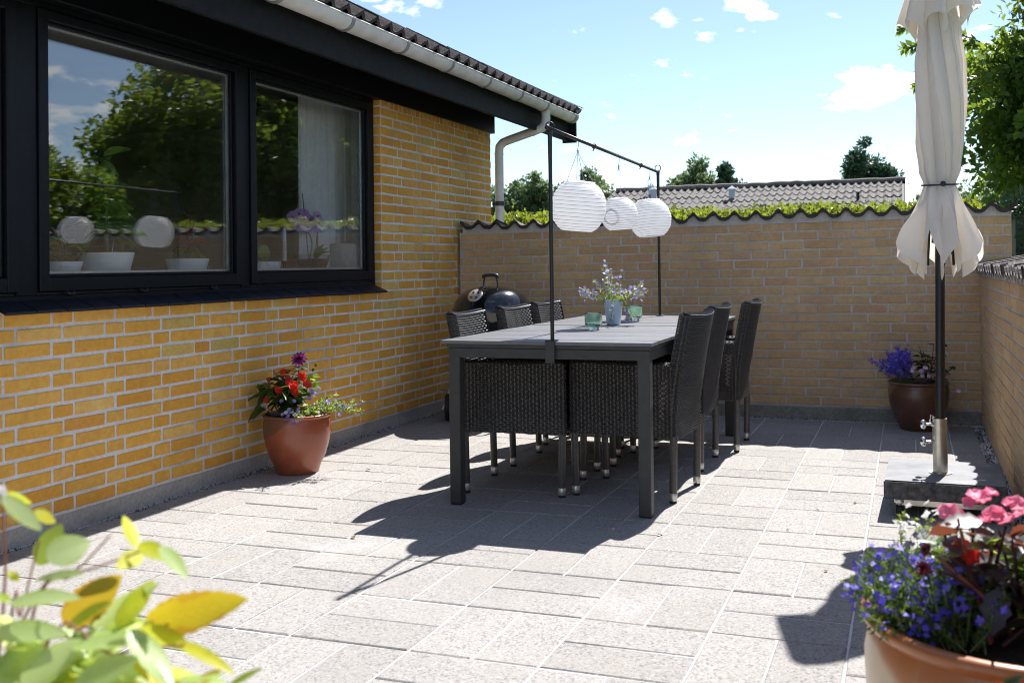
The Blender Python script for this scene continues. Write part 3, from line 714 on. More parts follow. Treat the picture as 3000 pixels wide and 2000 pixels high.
# right wall
rw = MB().box(3.865, 4.07, -5.5, 3.605, .0, 1.015).build('low_garden_wall', M_WMORT)
tag(rw, 'low yellow brick wall with weathered tile cap along the right edge of the patio', 'wall', kind='thing')
MB().box(3.872, 4.06, -5.5, 3.60, -.08, -.001).build('footing', M_MOSSY, rw)
br = []
for row in range(15):
    y = -3.0 + (0 if row % 2 else -.12) + random.uniform(-.02, .02)
    while y < 3.59:
        a, b = y, min(y + .2415, 3.606); y += .2415; L_ = b - a
        if L_ < .035: continue
        kk = 'ws' if L_ > .17 else 'wh' if L_ > .08 else 'wq'; full = {'ws': .2415, 'wh': .1215, 'wq': .068}[kk]
        br.append((kk, jit(Matrix.Translation((3.86, (a + b) / 2, .012 + (row + .5) * .0667)) @ Matrix.Rotation(R(-90), 4, 'Z') @ Matrix.Diagonal(((L_ - .013) / (full - .013), 1, 1, 1)))))
lay(rw, br, M_WBRICK)
bed(lambda t: (3.862, -5.4 + 8.98 * t, 1.005, 1.036 + .02 * math.cos(2 * math.pi * (-5.4 + 8.98 * t) / .156)), 340, (.2, 0, 0)).build('mortar_bed', M_WMORT, rw)
RTM = MB().add(*CT).mesh('cap_tile', M_ROUGHTILE)
for i in range(27):
    y = 3.43 - .312 * i
    M = Matrix.Translation((3.832 + random.gauss(0, .004), y, 1.058 + random.gauss(0, .003))) @ Matrix.Rotation(R(-90), 4, 'Z') @ Euler((R(9), random.gauss(0, .006), random.gauss(0, .01))).to_matrix().to_4x4()
    put('cap_tile', RTM, rw, M=M)

# ================================================================ TABLE
TX0, TX1, TY0, TY1, TZ = 1.337, 2.352, .548, 2.812, .768
table = empty('dining_table', (1.845, 1.68, 0), label='charcoal slatted garden dining table with square legs', cat='table')
TO = Vector((1.845, 1.68, 0))
def tb(mb, name, mat, parent=None, **k):
    o = mb.build(name, mat, parent or table, **k)
    if parent is None: o.location = -TO
    return o
NS = 17; PITCH = (TY1 - TY0) / NS
sm = MB().box(-(TX1 - TX0) / 2, (TX1 - TX0) / 2, -PITCH / 2 + .0028, PITCH / 2 - .0028, -.016, 0).mesh('slat', M_SLAT, bevel=.0015)
for i in range(NS):
    put('slat', sm, table, M=Matrix.Translation(Vector(((TX0 + TX1) / 2, TY0 + PITCH * (i + .5), TZ + random.gauss(0, .0005))) - TO))
ap = MB(); a0, a1, b0, b1 = TX0 + .035, TX1 - .013, TY0 + .014, TY1 - .014
for x0, x1, y0, y1 in ((a0, a1, b0, b0 + .028), (a0, a1, b1 - .028, b1), (a0, a0 + .028, b0 + .0285, b1 - .0285), (a1 - .028, a1, b0 + .0285, b1 - .0285)):
    ap.box(x0, x1, y0, y1, .688, .7335)
    ap.box(x0 - .006 if x0 == a0 else x0 + .004, x1 + .006 if x1 == a1 else x1 - .004, y0 - .005 if y0 == b0 else y0 + .004, y1 + .005 if y1 == b1 else y1 - .004, .7345, .7515)
for y in (1.2, 1.68, 2.2): ap.box(a0 + .029, a1 - .029, y - .02, y + .02, .70, .75)
tb(ap, 'apron', M_TABLE, bevel=.002)
lm = MB().box(-.028, .028, -.028, .028, .006, .7333).mesh('leg', M_TABLE, bevel=.003)
fm = MB().box(-.025, .025, -.025, .025, 0, .0055).mesh('foot_pad', M_RUBBER)
for x in (a0 + .027, a1 - .027):
    for y in (b0 + .027, b1 - .027):
        l = put('leg', lm, table, M=Matrix.Translation(Vector((x + (.001 if x < 1.8 else -.001), y + .0015, 0)) - TO)); put('foot_pad', fm, l)
# ---- rail for lanterns
rail = empty('lantern_rail', (1.885, .583, .65), label='black metal rail on two posts clamped to the table', cat='rail')
RO = Vector((1.885, .583, .65))
def rb(mb, name, mat, parent=None, **k):
    o = mb.build(name, mat, parent or rail, **k)
    if parent is None: o.location = -RO
    return o
PN, PF, RZT = Vector((1.885, .578, 0)), Vector((1.857, 2.772, 0)), 1.722
for P, yo in ((PN, -1), (PF, 1)):
    p = rb(MB().tube([P + Vector((0, 0, .772)), P + Vector((0, 0, 1.56)), P + Vector((0, 0, 1.69)), P + Vector((0, 0, RZT + .004))], [.0092, .0092, .0105, .0125], 12), 'post', M_BLACKMETAL, smooth=True, auto=50)
    ye = TY0 if yo < 0 else TY1
    MB().box(P.x - .0215, P.x + .0215, min(ye + yo * .004, ye + yo * .010), max(ye + yo * .004, ye + yo * .010), .672, .775).box(P.x - .0215, P.x + .0215, min(ye + yo * .010, ye - yo * .055), max(ye + yo * .010, ye - yo * .055), .7692, .7735).build('clamp', M_TABLE, p, bevel=.001)
    MB().torus(P + Vector((0, .0, RZT + .022)), .019, .0028, 24, 6, M=Matrix.Rotation(R(90), 3, 'X') @ Matrix.Rotation(R(20), 3, 'Y')).build('end_ring', M_BLACKMETAL, p, smooth=True)
d = (PF - PN).normalized()
a, b = PN - d * .035 + Vector((0, 0, RZT + .012)), PF + d * .02 + Vector((0, 0, RZT - .004))
rb(MB().tube([a, a + (b - a) * .45, b], .0088, 12).lathe([(0, -.013), (.009, -.009), (.0125, 0), (.009, .009), (0, .013)], 12, c=a), 'rail', M_BLACKMETAL, smooth=True)
def railpt(y): t = (y - PN.y) / (PF.y - PN.y); return Vector((PN.x + (PF.x - PN.x) * t, y, RZT + .012 - .016 * t))
for y in (1.29, 2.3): rb(MB().torus(railpt(y), .0115, .003, 14, 6, M=Matrix.Rotation(R(90), 3, 'X')).tube([railpt(y) - Vector((0, 0, .01)), railpt(y) - Vector((.004, .012, .025))], .003, 6), 'rusty_clip', M_RUST, smooth=True)
# ---- lanterns
def lantern(y, z, rad, hgt, tilt, label, ring=None):
    top = railpt(y); c = Vector((top.x, y, z))
    o = empty('paper_lantern', c, label=label, cat='lantern', group='white lanterns hanging from the rail')
    T3 = Euler((tilt[0], tilt[1], 0)).to_matrix()
    n = 15; prof = []
    for i in range(n * 4 + 1):
        t = i / (n * 4); a = R(-62) + R(124) * t
        w = 1 + .022 * (abs(math.sin(math.pi * t * n)) - .5)
        prof.append((rad * math.cos(a) ** .8 * w, hgt / 2 * math.sin(a) / math.sin(R(62))))
    rr = random.Random(int(y * 100)); ph = [rr.uniform(0, 6.28) for _ in range(4)]
    wob = lambda a, i: 1 + .008 * math.sin(3 * a + ph[0] + i * .13) + .006 * math.sin(7 * a + ph[1] - i * .4) + .004 * math.sin(13 * a + ph[2] + i * 1.1)
    MB().lathe(prof, 56, M=T3, wob=wob).build('shade', M_LANTERN, o, smooth=True)
    wr = MB()
    for k in range(n + 1):
        r, zz = prof[k * 4]; wr.tube([T3 @ Vector((r * 1.005 * wob(q * math.pi / 28, k * 4) * math.cos(q * math.pi / 28), r * 1.005 * wob(q * math.pi / 28, k * 4) * math.sin(q * math.pi / 28), zz)) for q in range(57)], .0008, 4, caps=False)
    wr.build('hoops', M_WIRE, o, smooth=True)
    r0, z0 = prof[-1]
    MB().lathe([(r0 * 1.0, z0), (r0 * 1.01, z0 + .008), (r0 * .93, z0 + .009), (r0 * .3, z0 + .012), (0, z0 + .012)], 40, M=T3).build('solar_cap', M_LANTERN, o, smooth=True, auto=40)
    hk = top - Vector((0, 0, .012)) - c
    wm = MB(); kn = hk - Vector((0, 0, .045))
    for k in range(4):
        a = k * math.pi / 2 + .6; wm.tube([T3 @ Vector((r0 * .96 * math.cos(a), r0 * .96 * math.sin(a), z0)), kn], .0012, 5)
    wm.build('hanging_wires', M_WIRE, o)
    MB().tube(smoothpath([kn + Vector((0, .006, .0)), kn + Vector((0, -.004, .010)), kn + Vector((0, .008, .022)), hk + Vector((0, .012, 0)), hk + Vector((0, .008, .022)), hk + Vector((0, -.008, .024)), hk + Vector((0, -.011, .008))], 4), .0017, 6).lathe([(0, -.007), (.006, -.003), (.006, .003), (0, .007)], 10, c=kn).build('hook', M_STEEL, o, smooth=True)
    if ring: MB().torus(ring[0], ring[1], .0042, 32, 6, M=Vector((0, 0, 1)).rotation_difference(Vector(ring[2]).normalized()).to_matrix()).build('bottom_ring', M_WHITEPOT, o, smooth=True)
    return o
lantern(1.0, 1.398, .136, .236, (R(2), R(6)), 'largest white ribbed paper lantern, nearest along the rail')
lantern(1.775, 1.393, .105, .172, (R(2), R(-3)), 'smaller white paper lantern with a pale ring, hanging between the other two', ring=((-.018, -.094, -.016), .040, (.15, -.96, -.15)))
lantern(2.53, 1.400, .134, .225, (R(-2), R(-5)), 'white ribbed paper lantern at the far end of the rail')
# ---- things on the table
def cup(x, y, s, label):
    o = empty('green_glass_cup', (x, y, TZ + .0008), random.random(), label=label, cat='glass cup', group='green glass cups')
    out_ = [(.0, 0), (.022, 0), (.026, .003), (.030, .014), (.041, .024), (.0435, .032), (.0440, .082), (.043, .086)]
    inn = [(.041, .086), (.0405, .080), (.040, .034), (.036, .026), (.018, .0215), (0, .0205)]
    MB().lathe([(r * s, z * s) for r, z in out_ + inn], 40).build('bowl', M_CUP, o, smooth=True)
cup(1.845, 1.335, 1.06, 'green bubbled glass cup in front of the blue vase')
cup(1.838, 2.20, 1.06, 'green bubbled glass cup behind the trailing vase plant')

def leaf_geo(L_, W_, n=6, fold=.25, droop=.25, shape=1.0, serr=0, tipw=0):
    """a leaf along +x: verts, faces, uvs (u along, v across from midrib)"""
    vs, uv, fs = [], [], []
    for i in range(n + 1):
        t = i / n; w = W_ / 2 * ((t ** .62 * (1 - t) ** .85 / .497) if shape == 'tip' else math.sin(math.pi * t ** shape) ** .85 if 0 < t < 1 else tipw)
        if serr and 0 < t < 1: w *= 1 + serr * (-1) ** i
        x = L_ * t; z = -droop * L_ * t * t
        for v in (-1, 0, 1):
            vs.append((x + (serr * W_ * .15 if v else 0), v * w, z + abs(v) * w * fold)); uv.append((t, v * (w / (W_ / 2) if W_ else 1)))
    for i in range(n):
        for a in (0, 1):
            q = i * 3 + a; fs.append((q, q + 3, q + 4, q + 1))
    return vs, fs, uv
def leaf_mesh(name, mat, *a, **k):
    vs, fs, uv = leaf_geo(*a, **k)
    me = bpy.data.meshes.new(name); me.from_pydata(vs, [], fs); me.materials.append(mat)
    ul = me.uv_layers.new(name='UVMap')
    for lp in me.loops: ul.data[lp.index].uv = uv[lp.vertex_index]
    me.shade_smooth(); return me
def petal_flower(r, n=5, w=1.0, cup_=.15, notch=.12, rings=4):
    """flat flower facing +z"""
    mb = MB()
    for k in range(n):
        a0 = 2 * math.pi * k / n; vs = []
        for i in range(rings + 1):
            t = i / rings; rr = r * t; hw = r * w * math.sin(math.pi * min(1, .12 + t * .62)) * .62 * (.5 if i == rings else 1)
            for v in (-1, 0, 1):
                q = rr - (notch * r * (1 - abs(v)) if i == rings else 0) - (abs(v) * r * .22 if i == rings else 0)
                x, y = q, v * hw; z = cup_ * r * (t * t) + (.05 * r if v == 0 else 0)
                vs.append((x * math.cos(a0) - y * math.sin(a0), x * math.sin(a0) + y * math.cos(a0), z + .002 * (k % 2)))
        mb.add(vs, [(i * 3 + a, i * 3 + 3 + a, i * 3 + 4 + a, i * 3 + 1 + a) for i in range(rings) for a in (0, 1)])
    return mb
FLM = {}
def flower_mesh(key, mat, *a, **k):
    if key not in FLM:
        me = petal_flower(*a, **k).mesh('flower', mat, smooth=True); FLM[key] = me
    return FLM[key]
def face(p, nrm, s=1, spin=None):
    """matrix for a flower at p looking along nrm"""
    q = Vector((0, 0, 1)).rotation_difference(Vector(nrm).normalized()).to_matrix().to_4x4()
    return Matrix.Translation(p) @ q @ Matrix.Rotation(spin if spin is not None else random.uniform(0, 6.28), 4, 'Z') @ Matrix.Scale(s, 4)
def many_leaves(pts, dirs, L_, W_, jitter=.5, fold=.2):
    """numpy: small four-cornered leaves as quads; returns vertices and random numbers"""
    n = len(pts); pts = np.asarray(pts); d = np.asarray(dirs) + (np.random.rand(n, 3) - .5) * 2 * jitter
    d /= np.linalg.norm(d, axis=1)[:, None] + 1e-9
    u = np.random.randn(n, 3); u -= (u * d).sum(1)[:, None] * d; u /= np.linalg.norm(u, axis=1)[:, None] + 1e-9
    s = (np.random.rand(n) * .6 + .7)[:, None]
    nn = np.cross(d, u)
    V = np.stack([pts, pts + d * L_ * s * .45 + u * W_ * s * .5 + nn * W_ * s * fold, pts + d * L_ * s, pts + d * L_ * s * .45 - u * W_ * s * .5 + nn * W_ * s * fold], 1)
    return V.reshape(-1, 3), np.random.rand(n)
def lobelia(parent, stems, lf, wf, mat_leaf, mat_fl, n_leaf, n_fl, fl_s, stem_mat, stem_r=.0009, spread=.012, names=('foliage', 'blossom', 'stem')):
    """airy plant: thin stems with little leaves and three-lobed blossoms near the ends"""
    st = MB(); lp, ld, fp, fd = [], [], [], []
    for P in stems:
        P = smoothpath(P, 4); st.tube(P, [stem_r * (1.6 - i / len(P)) for i in range(len(P))], 4, caps=False)
        P = [np.array(p) for p in P]; k = len(P) - 1
        for _ in range(n_leaf):
            t = random.random() ** .8 * k; i = min(int(t), k - 1); q = P[i] + (P[i + 1] - P[i]) * (t - i)
            lp.append(q); dd = P[i + 1] - P[i]; dd = dd / (np.linalg.norm(dd) + 1e-9); ld.append(dd * .5 + np.random.randn(3) * .6)
        for _ in range(n_fl):
            t = (1 - random.random() ** 1.6 * .55) * k; i = min(int(t), k - 1); q = P[i] + (P[i + 1] - P[i]) * (t - i) + np.random.randn(3) * spread
            fp.append(q); fd.append(np.random.randn(3) * .5 + np.array([0, -.4, .7]))
    st.build(names[2], stem_mat, parent)
    V, rn = many_leaves(lp, ld, lf, wf, .2); tag(npmesh(names[0], V, 4, mat_leaf, rn, parent), kind='stuff')
    if fp:
        fp, fd = np.array(fp), np.array(fd); fd /= np.linalg.norm(fd, axis=1)[:, None]
        VV, RN = [], []
        a = np.random.randn(*fd.shape); a -= (a * fd).sum(1)[:, None] * fd; a /= np.linalg.norm(a, axis=1)[:, None]; b = np.cross(fd, a)
        r1 = np.random.rand(len(fp)); sz = (np.random.rand(len(fp)) * .5 + .75)[:, None] * fl_s
        for an in (0, 1.1, -1.1, 2.6, -2.6):
            dr = a * math.cos(an) + b * math.sin(an); sd = np.cross(fd, dr); ln = 1. if abs(an) < 1.5 else .55
            V = np.stack([fp, fp + dr * sz * .6 * ln + sd * sz * .30 + fd * sz * .1, fp + dr * sz * ln, fp + dr * sz * .6 * ln - sd * sz * .30 + fd * sz * .1], 1).reshape(-1, 3)
            VV.append(V); RN.append(r1)
        tag(npmesh(names[1], np.concatenate(VV), 4, mat_fl, np.concatenate(RN), parent), kind='stuff')

random.seed(21); np.random.seed(21)
vz = empty('flower_vase', (1.82, 1.80, TZ + .0006), label='pale blue tapered vase with a sprawling blue-flowered plant on the table', cat='vase')
MB().lathe([(0, 0), (.036, 0), (.0385, .003), (.048, .07), (.056, .138), (.0575, .144), (.0545, .144), (.050, .10), (.047, .12), (0, .12)], 40).build('vase', M_BLUEVASE, vz, smooth=True, auto=60)
stems = []
for i in range(34):
    a = random.uniform(0, 6.28); e = random.uniform(.2, 1.0); l = random.uniform(.10, .20)
    if i < 8: a, e, l = random.uniform(2.6, 3.9), random.uniform(.95, 1.25), random.uniform(.15, .21)
    if 8 <= i < 16: a, e, l = random.uniform(-.6, .5), random.uniform(.8, 1.2), random.uniform(.14, .2)
    if 16 <= i < 22: a, e, l = random.uniform(2, 4.4), random.uniform(0, .3), random.uniform(.17, .25)
    d1 = Vector((math.cos(a) * math.sin(e), math.sin(a) * math.sin(e), math.cos(e)))
    p0 = Vector((math.cos(a) * .025, math.sin(a) * .025, .12)); p1 = p0 + d1 * l * .5; p2 = p0 + d1 * l + Vector((0, 0, -.02 * e * e)) + rv(.012)
    stems.append([p0, p1 + rv(.008), p2])
for i in range(6):   # trailing over the front right of the vase
    a = random.uniform(-1.4, -.2); o_ = Vector((math.cos(a), math.sin(a), 0)); q = random.uniform(.02, .045)
    stems.append([o_ * .03 + Vector((0, 0, .12)), o_ * .062 + Vector((0, 0, .14)), o_ * (.07 + q) + Vector((0, 0, .08)), o_ * (.075 + q * 1.4) + Vector((rv(.01).x, 0, random.uniform(.012, .04)))])
lobelia(vz, stems, .016, .0055, M_LYOUNG, M_PETL, 34, 8, .0115, M_WOODPALE, .0009, .008)

# ================================================================ CHAIRS
def weave(mb, P, nu, nv, wid, amp=.0026, half=True):
    """real woven strands on the patch P(u,v): rows along u that pass over and under stakes along v"""
    e = 1e-3
    def nrm(u, v):
        a = P(min(u + e, 1), v) - P(max(u - e, 0), v); b = P(u, min(v + e, 1)) - P(u, max(v - e, 0)); return a.cross(b).normalized(), b.normalized()
    for j in range(nv):
        v = (j + .5) / nv; vs = []
        for i in range(nu + 1):
            u = i / nu; p = P(u, v); n, t = nrm(u, v); s = amp * (1 if ((i + 1) // 2 * 0 + i + j) % 2 else -1)
            vs += [p + n * (s - .0036) - t * wid / 2, p + n * (s + .0030), p + n * (s - .0036) + t * wid / 2]
        mb.add(vs, [(i * 3 + a, i * 3 + 3 + a, i * 3 + 4 + a, i * 3 + 1 + a) for i in range(nu) for a in (0, 1)])
    for i in range(nu + 1):
        u = i / nu; vs = []
        for j in range(0, 7):
            v = j / 6; p = P(u, v); n, t = nrm(u, v); q = t.cross(n) * .0035; vs += [p - q, p + q]
        mb.add(vs, [(j * 2, j * 2 + 1, j * 2 + 3, j * 2 + 2) for j in range(6)])
    return mb
def backx(z, y):
    t = max(0, (z - .42) / .45); return -.262 - .075 * t ** 1.3 - .030 * (1 - (y / .22) ** 2) * min(1, max(0, (z - .35) / .2))
def make_chair():
    root = empty('wicker_chair', (0, 0, 0), cat='chair', group='dark wicker chairs around the table')
    zt = lambda y: .868 + .010 * (y / .215) ** 2
    b1 = MB(); weave(b1, lambda u, v: Vector((backx(.297 + v * .573, (u - .5) * .43), (u - .5) * .43, .297 + v * (zt((u - .5) * .43) - .297))), 24, 49, .0105)
    weave(b1, lambda u, v: Vector((backx(.44 + v * .43, (u - .5) * .40) + .045, (.5 - u) * .40, .44 + v * (zt((u - .5) * .4) - .44))), 22, 37, .0105)
    for s in (-1, 1):   # edges of the backrest
        weave(b1, lambda u, v: Vector((backx(.297 + v * .573, .215) + .050 * (u if s < 0 else 1 - u), s * (.217 - .004 * math.cos(u * 6.28)), .297 + v * .575)), 3, 50, .0108, .0016)
    weave(b1, lambda u, v: Vector((backx(.868, (v - .5) * .43) - .002 + .05 * u, (v - .5) * .43, zt((v - .5) * .43) + .010 * math.sin(u * 3.14))), 3, 36, .0115, .0016)
    b1.build('backrest', M_WICKER, root, smooth=True, auto=70)
    for s in (-1, 1):
        sp = MB()
        def outer(u, v, s=s): return Vector(((-.245 + .505 * u) if s < 0 else (.26 - .505 * u), s * (.226 - .006 * math.sin(u * 3.14) * (1 - v)), .302 + v * (.338 + .004 * math.sin(u * 9))))
        def inner(u, v, s=s): return Vector(((.26 - .45 * u) if s < 0 else (-.19 + .45 * u), s * .183, .43 + v * .21))
        weave(sp, outer, 27, 29, .0105); weave(sp, inner, 24, 18, .0105)
        weave(sp, lambda u, v: Vector((-.24 + .5 * v, s * (.183 + .043 * (u if s > 0 else 1 - u)) , .640 + .012 * math.sin(u * 3.14))), 3, 42, .0115, .0016)
        weave(sp, lambda u, v: Vector((.262 + .008 * math.sin(u * 3.14), s * (.183 + .043 * (u if s < 0 else 1 - u)), .302 + v * .34)), 3, 30, .0108, .0016)
        sp.build('side_panel', M_WICKER, root, smooth=True, auto=70)
    fp = MB(); weave(fp, lambda u, v: Vector((.255, (u - .5) * .366, .302 + v * .135)), 20, 12, .0105); fp.build('front_panel', M_WICKER, root, smooth=True, auto=70)
    se = MB(); weave(se, lambda u, v: Vector((-.235 + .49 * u, (.5 - v) * .364, .437)), 26, 31, .0112); se.build('seat', M_WICKER, root, smooth=True, auto=70)
    MB().box(-.23, .25, -.18, .18, .405, .425).build('seat_frame', M_BLACKMETAL, root)
    # legs wound with cord: fine rings in the profile
    prof = [(.0175 + (.0011 if k % 2 else 0), .046 + k * .0032) for k in range(0, 84)]
    lgm = MB().lathe(prof, 14).mesh('leg', M_WICKER, smooth=True)
    cp = MB().lathe([(.0005, .013), (.0182, .013), (.0188, .015), (.0188, .046), (.0178, .048), (.001, .048)], 18).mesh('ferrule', M_STEEL, smooth=True); cp.set_sharp_from_angle(angle=R(40))
    ft = MB().lathe([(.0, 0), (.015, 0), (.0172, .003), (.0172, .0165), (0, .0165)], 16).mesh('glide', M_RUBBER)
    for x in (-.243, .243):
        for y in (-.205, .205):
            l = put('leg', lgm, root, M=Matrix.Translation((x, y, 0)) @ Matrix.Rotation(R(1.2) * (1 if x > 0 else -1), 4, 'Y')); put('ferrule', cp, l); put('glide', ft, l)
    return root
chair = make_chair()
spots = [(1.575, 1.03, 3.5, 'dark wicker armchair on the house side, nearest the camera'),
         (1.567, 1.685, 0, 'dark wicker armchair on the house side, middle of three'),
         (1.515, 2.36, -1, 'dark wicker armchair on the house side, farthest and in front of the grill'),
         (2.137, 1.095, 176, 'dark wicker armchair on the open right side, nearest the camera'),
         (2.105, 1.825, 179.5, 'dark wicker armchair on the open right side, middle of three'),
         (2.195, 2.425, 180.5, 'dark wicker armchair on the open right side, farthest and pulled out a little')]
for i, (x, y, a, lab) in enumerate(spots):
    c = chair if i == 0 else copy_tree(chair)
    c.location = (x, y, 0); c.rotation_euler = (0, 0, R(a)); c['label'] = lab

# ================================================================ GRILL
random.seed(31)
gr = empty('kettle_grill', (.55, 3.02, 0), label='black kettle grill with domed lid and vent in the corner', cat='grill')
GRr = .288
lid = MB().lathe([(GRr + .004, .798), (GRr + .004, .806), (GRr - .002, .814), (GRr - .012, .85), (GRr - .045, .898), (GRr - .10, .936), (GRr - .17, .957), (GRr - .24, .966), (0, .968)], 64).build('lid', M_ENAMEL, gr, smooth=True)
MB().tube(smoothpath([(-.056, -.02, .962), (-.052, -.02, 1.0), (-.043, -.02, 1.035)], 4), .009, 8, flat=.6).tube(smoothpath([(.056, -.02, .962), (.052, -.02, 1.0), (.043, -.02, 1.035)], 4), .009, 8, flat=.6).build('handle_bracket', M_PLASTIC, lid, smooth=True)
MB().tube(smoothpath([(-.056, -.02, 1.024), (-.050, -.02, 1.040), (-.025, -.02, 1.046), (.025, -.02, 1.046), (.050, -.02, 1.040), (.056, -.02, 1.024)], 4), .014, 12).build('handle', M_PLASTIC, lid, smooth=True)
vn = Vector((-.10, -.74, .66)).normalized(); vp = Vector((-.030, -.232, .9065))
vm = face(vp, vn, 1, .4)
vb = MB(); vb.lathe([(0, .004), (.052, .004), (.056, .001), (.056, -.012), (0, -.012)], 32)
v_ = vb.build('lid_vent', M_VENT, lid, smooth=True, auto=40); v_.matrix_basis = vm
hb_ = MB()
for a in (.2, 1.77, 3.34, 4.9): hb_.lathe([(0, .0052), (.0085, .0052), (.0088, .0042)], 14, c=(.030 * math.cos(a), .030 * math.sin(a), 0))
hb_.build('vent_holes', M_RUBBER, v_)
bt = MB().tube([(.04, .03, .004), (.075, .045, .012)], .010, 8); bt.build('vent_tab', M_PLASTIC, v_, smooth=True)
bowl = MB().lathe([(GRr, .797), (GRr + .006, .79), (GRr, .782), (GRr - .012, .74), (GRr - .05, .68), (GRr - .11, .635), (GRr - .2, .61), (0, .603)], 64).build('bowl', M_ENAMEL, gr, smooth=True)
MB().tube(smoothpath([(.27, .09, .77), (.34, .07, .775), (.34, -.07, .775), (.27, -.09, .77)], 6), .011, 8).build('side_handle', M_PLASTIC, bowl, smooth=True)
MB().lathe([(0, .44), (.12, .44), (.125, .445), (.125, .53), (.12, .535), (0, .535)], 32).build('ash_pot', M_STEEL, gr, smooth=True, auto=40)
for a, far in ((200, 1), (150, 1), (-20, 0)):
    p0 = Vector((.15 * math.cos(R(a)), .15 * math.sin(R(a)), .64)); p1 = Vector((.37 * math.cos(R(a)), .33 * math.sin(R(a)), .075 if far else .0))
    MB().tube([p0, p1], .0125, 12).build('leg', M_STEEL, gr, smooth=True, auto=50)
def wheel(x, y):
    Mx = Matrix.Rotation(R(22), 3, 'Z') @ Matrix.Rotation(R(90), 3, 'Y')
    w = MB().lathe([(.03, -.022), (.082, -.024), (.094, -.018), (.097, -.006), (.094, -.004), (.097, -.002), (.097, .002), (.094, .004), (.097, .006), (.094, .018), (.082, .024), (.03, .022)], 40, c=(x, y, .0975), M=Mx).build('wheel', M_RUBBER, gr, smooth=True, auto=40)
    MB().lathe([(0, -.02), (.06, -.019), (.078, -.012), (.078, .012), (.06, .019), (0, .02)], 24, c=(x, y, .097), M=Mx).build('hub', M_PLASTIC, w, smooth=True, auto=40)
wheel(-.335, .18); wheel(-.29, -.14)
MB().tube([(-.335, .18, .097), (-.29, -.14, .097)], .006, 8).tube([(-.41, .0, .20), (.33, -.12, .20)], .006, 8).build('axle', M_STEEL, gr, smooth=True)

# ================================================================ PARASOL AND ITS BASE
base = empty('parasol_stand', (3.552, 1.14, 0), label='grey stone slab parasol base on castors with a galvanised tube', cat='parasol stand')
st = MB().box(-.248, .248, -.256, .262, .078, .160).mesh('stone', [M_STONE, M_STONESIDE], bevel=.006, seg=2)
for p in st.polygons: p.material_index = 0 if p.normal.z > .5 else 1
so_ = link('stone', st, base); so_.rotation_euler = (0, 0, R(-1.5))
MB().box(-.20, .20, -.235, -.195, .050, .0772).box(-.20, .20, .195, .235, .050, .0772).box(-.20, -.165, -.1945, .1945, .052, .076).box(.165, .20, -.1945, .1945, .052, .076).build('steel_frame', M_GALV, base, bevel=.002)
for x in (-.19, .19):
    for y in (-.225, .225):
        c_ = MB().lathe([(0, .0775), (.020, .0775), (.022, .070), (.022, .062), (.015, .058), (.014, .052), (0, .052)], 20, c=(x, y, 0)).build('castor', M_STEEL, base, smooth=True, auto=40)
        MB().box(x - .017, x - .012, y - .018, y + .02, .014, .054).box(x + .012, x + .017, y - .018, y + .02, .014, .054).build('castor_fork', M_PLASTIC, c_, bevel=.002)
        MB().lathe([(.004, -.0115), (.022, -.0115), (.025, -.008), (.025, .008), (.022, .0115), (.004, .0115)], 24, c=(x, y + .004, .0255), M=Matrix.Rotation(R(90), 3, 'Y')).build('castor_wheel', M_RUBBER, c_, smooth=True, auto=40)
PX, PY_ = -.016, -.03
MB().lathe([(.0315, .1605), (.0315, .405), (.0295, .405), (.0285, .30), (.0285, .1605)], 32, c=(PX, PY_, 0)).lathe([(.0, .1606), (.05, .1606), (.05, .164), (.0, .164)], 32, c=(PX, PY_, 0)).build('tube', M_GALV, base, smooth=True, auto=40)
def knob(z):
    c = Vector((PX - .0315, PY_ - .010, z)); d_ = Vector((-1, -.25, 0)).normalized()
    k_ = MB().tube([c, c + d_ * .03], .0055, 10).tube([c - d_ * .004, c + d_ * .006], .011, 6).build('clamp_screw', M_CHROME, base, smooth=True, auto=40)
    q = Vector((0, 0, 1)).rotation_difference(d_).to_matrix()
    MB().lathe([(0, -.003), (.010, -.002), (.018, .003), (.0205, .011), (.018, .018), (.009, .022), (0, .022)], 20, c=c + d_ * .03, M=q, wob=lambda a, i: 1 + .07 * math.cos(5 * a)).build('knob', M_CHROME, k_, smooth=True)
knob(.378); knob(.300)
MB().tube([(PX - .012, PY_ - .02, .407), (PX - .038, PY_ - .02, .420), (PX - .043, PY_ - .022, .38)], .003, 6).build('clamp_handle', M_CHROME, base, smooth=True)

random.seed(44)
par = empty('parasol', (3.536, 1.11, .17), label='closed cream canvas parasol tied with a black cord', cat='parasol')
UO = Vector((3.536, 1.11, .17)); LEAN = Vector((.0135, 0, 1))
def ax(z): return Vector((.0135 * (z - .17), .002 * (z - .17), z - .17))
MB().tube([ax(.165), ax(1.5), ax(2.60)], .0203, 24).build('pole', M_BLACKMETAL, par, smooth=True, auto=40)
def lerp_prof(prof, z):
    for (z0, r0), (z1, r1) in zip(prof, prof[1:]):
        if z0 <= z <= z1: t = (z - z0) / (z1 - z0); t = t * t * (3 - 2 * t); return r0 + (r1 - r0) * t
    return prof[0][1] if z < prof[0][0] else prof[-1][1]
RP = [(1.0, .150), (1.10, .165), (1.21, .168), (1.30, .130), (1.40, .085), (1.452, .066), (1.52, .086), (1.66, .103), (1.82, .109), (1.98, .103), (2.12, .088), (2.30, .060), (2.45, .035)]
NF = 8
phs = [random.uniform(-.25, .25) for _ in range(NF)]; amps = [random.uniform(.7, 1.25) for _ in range(NF)]; lows = [random.uniform(-.01, .05) for _ in range(NF)]; outs = [random.uniform(.72, 1.12) for _ in range(NF)]
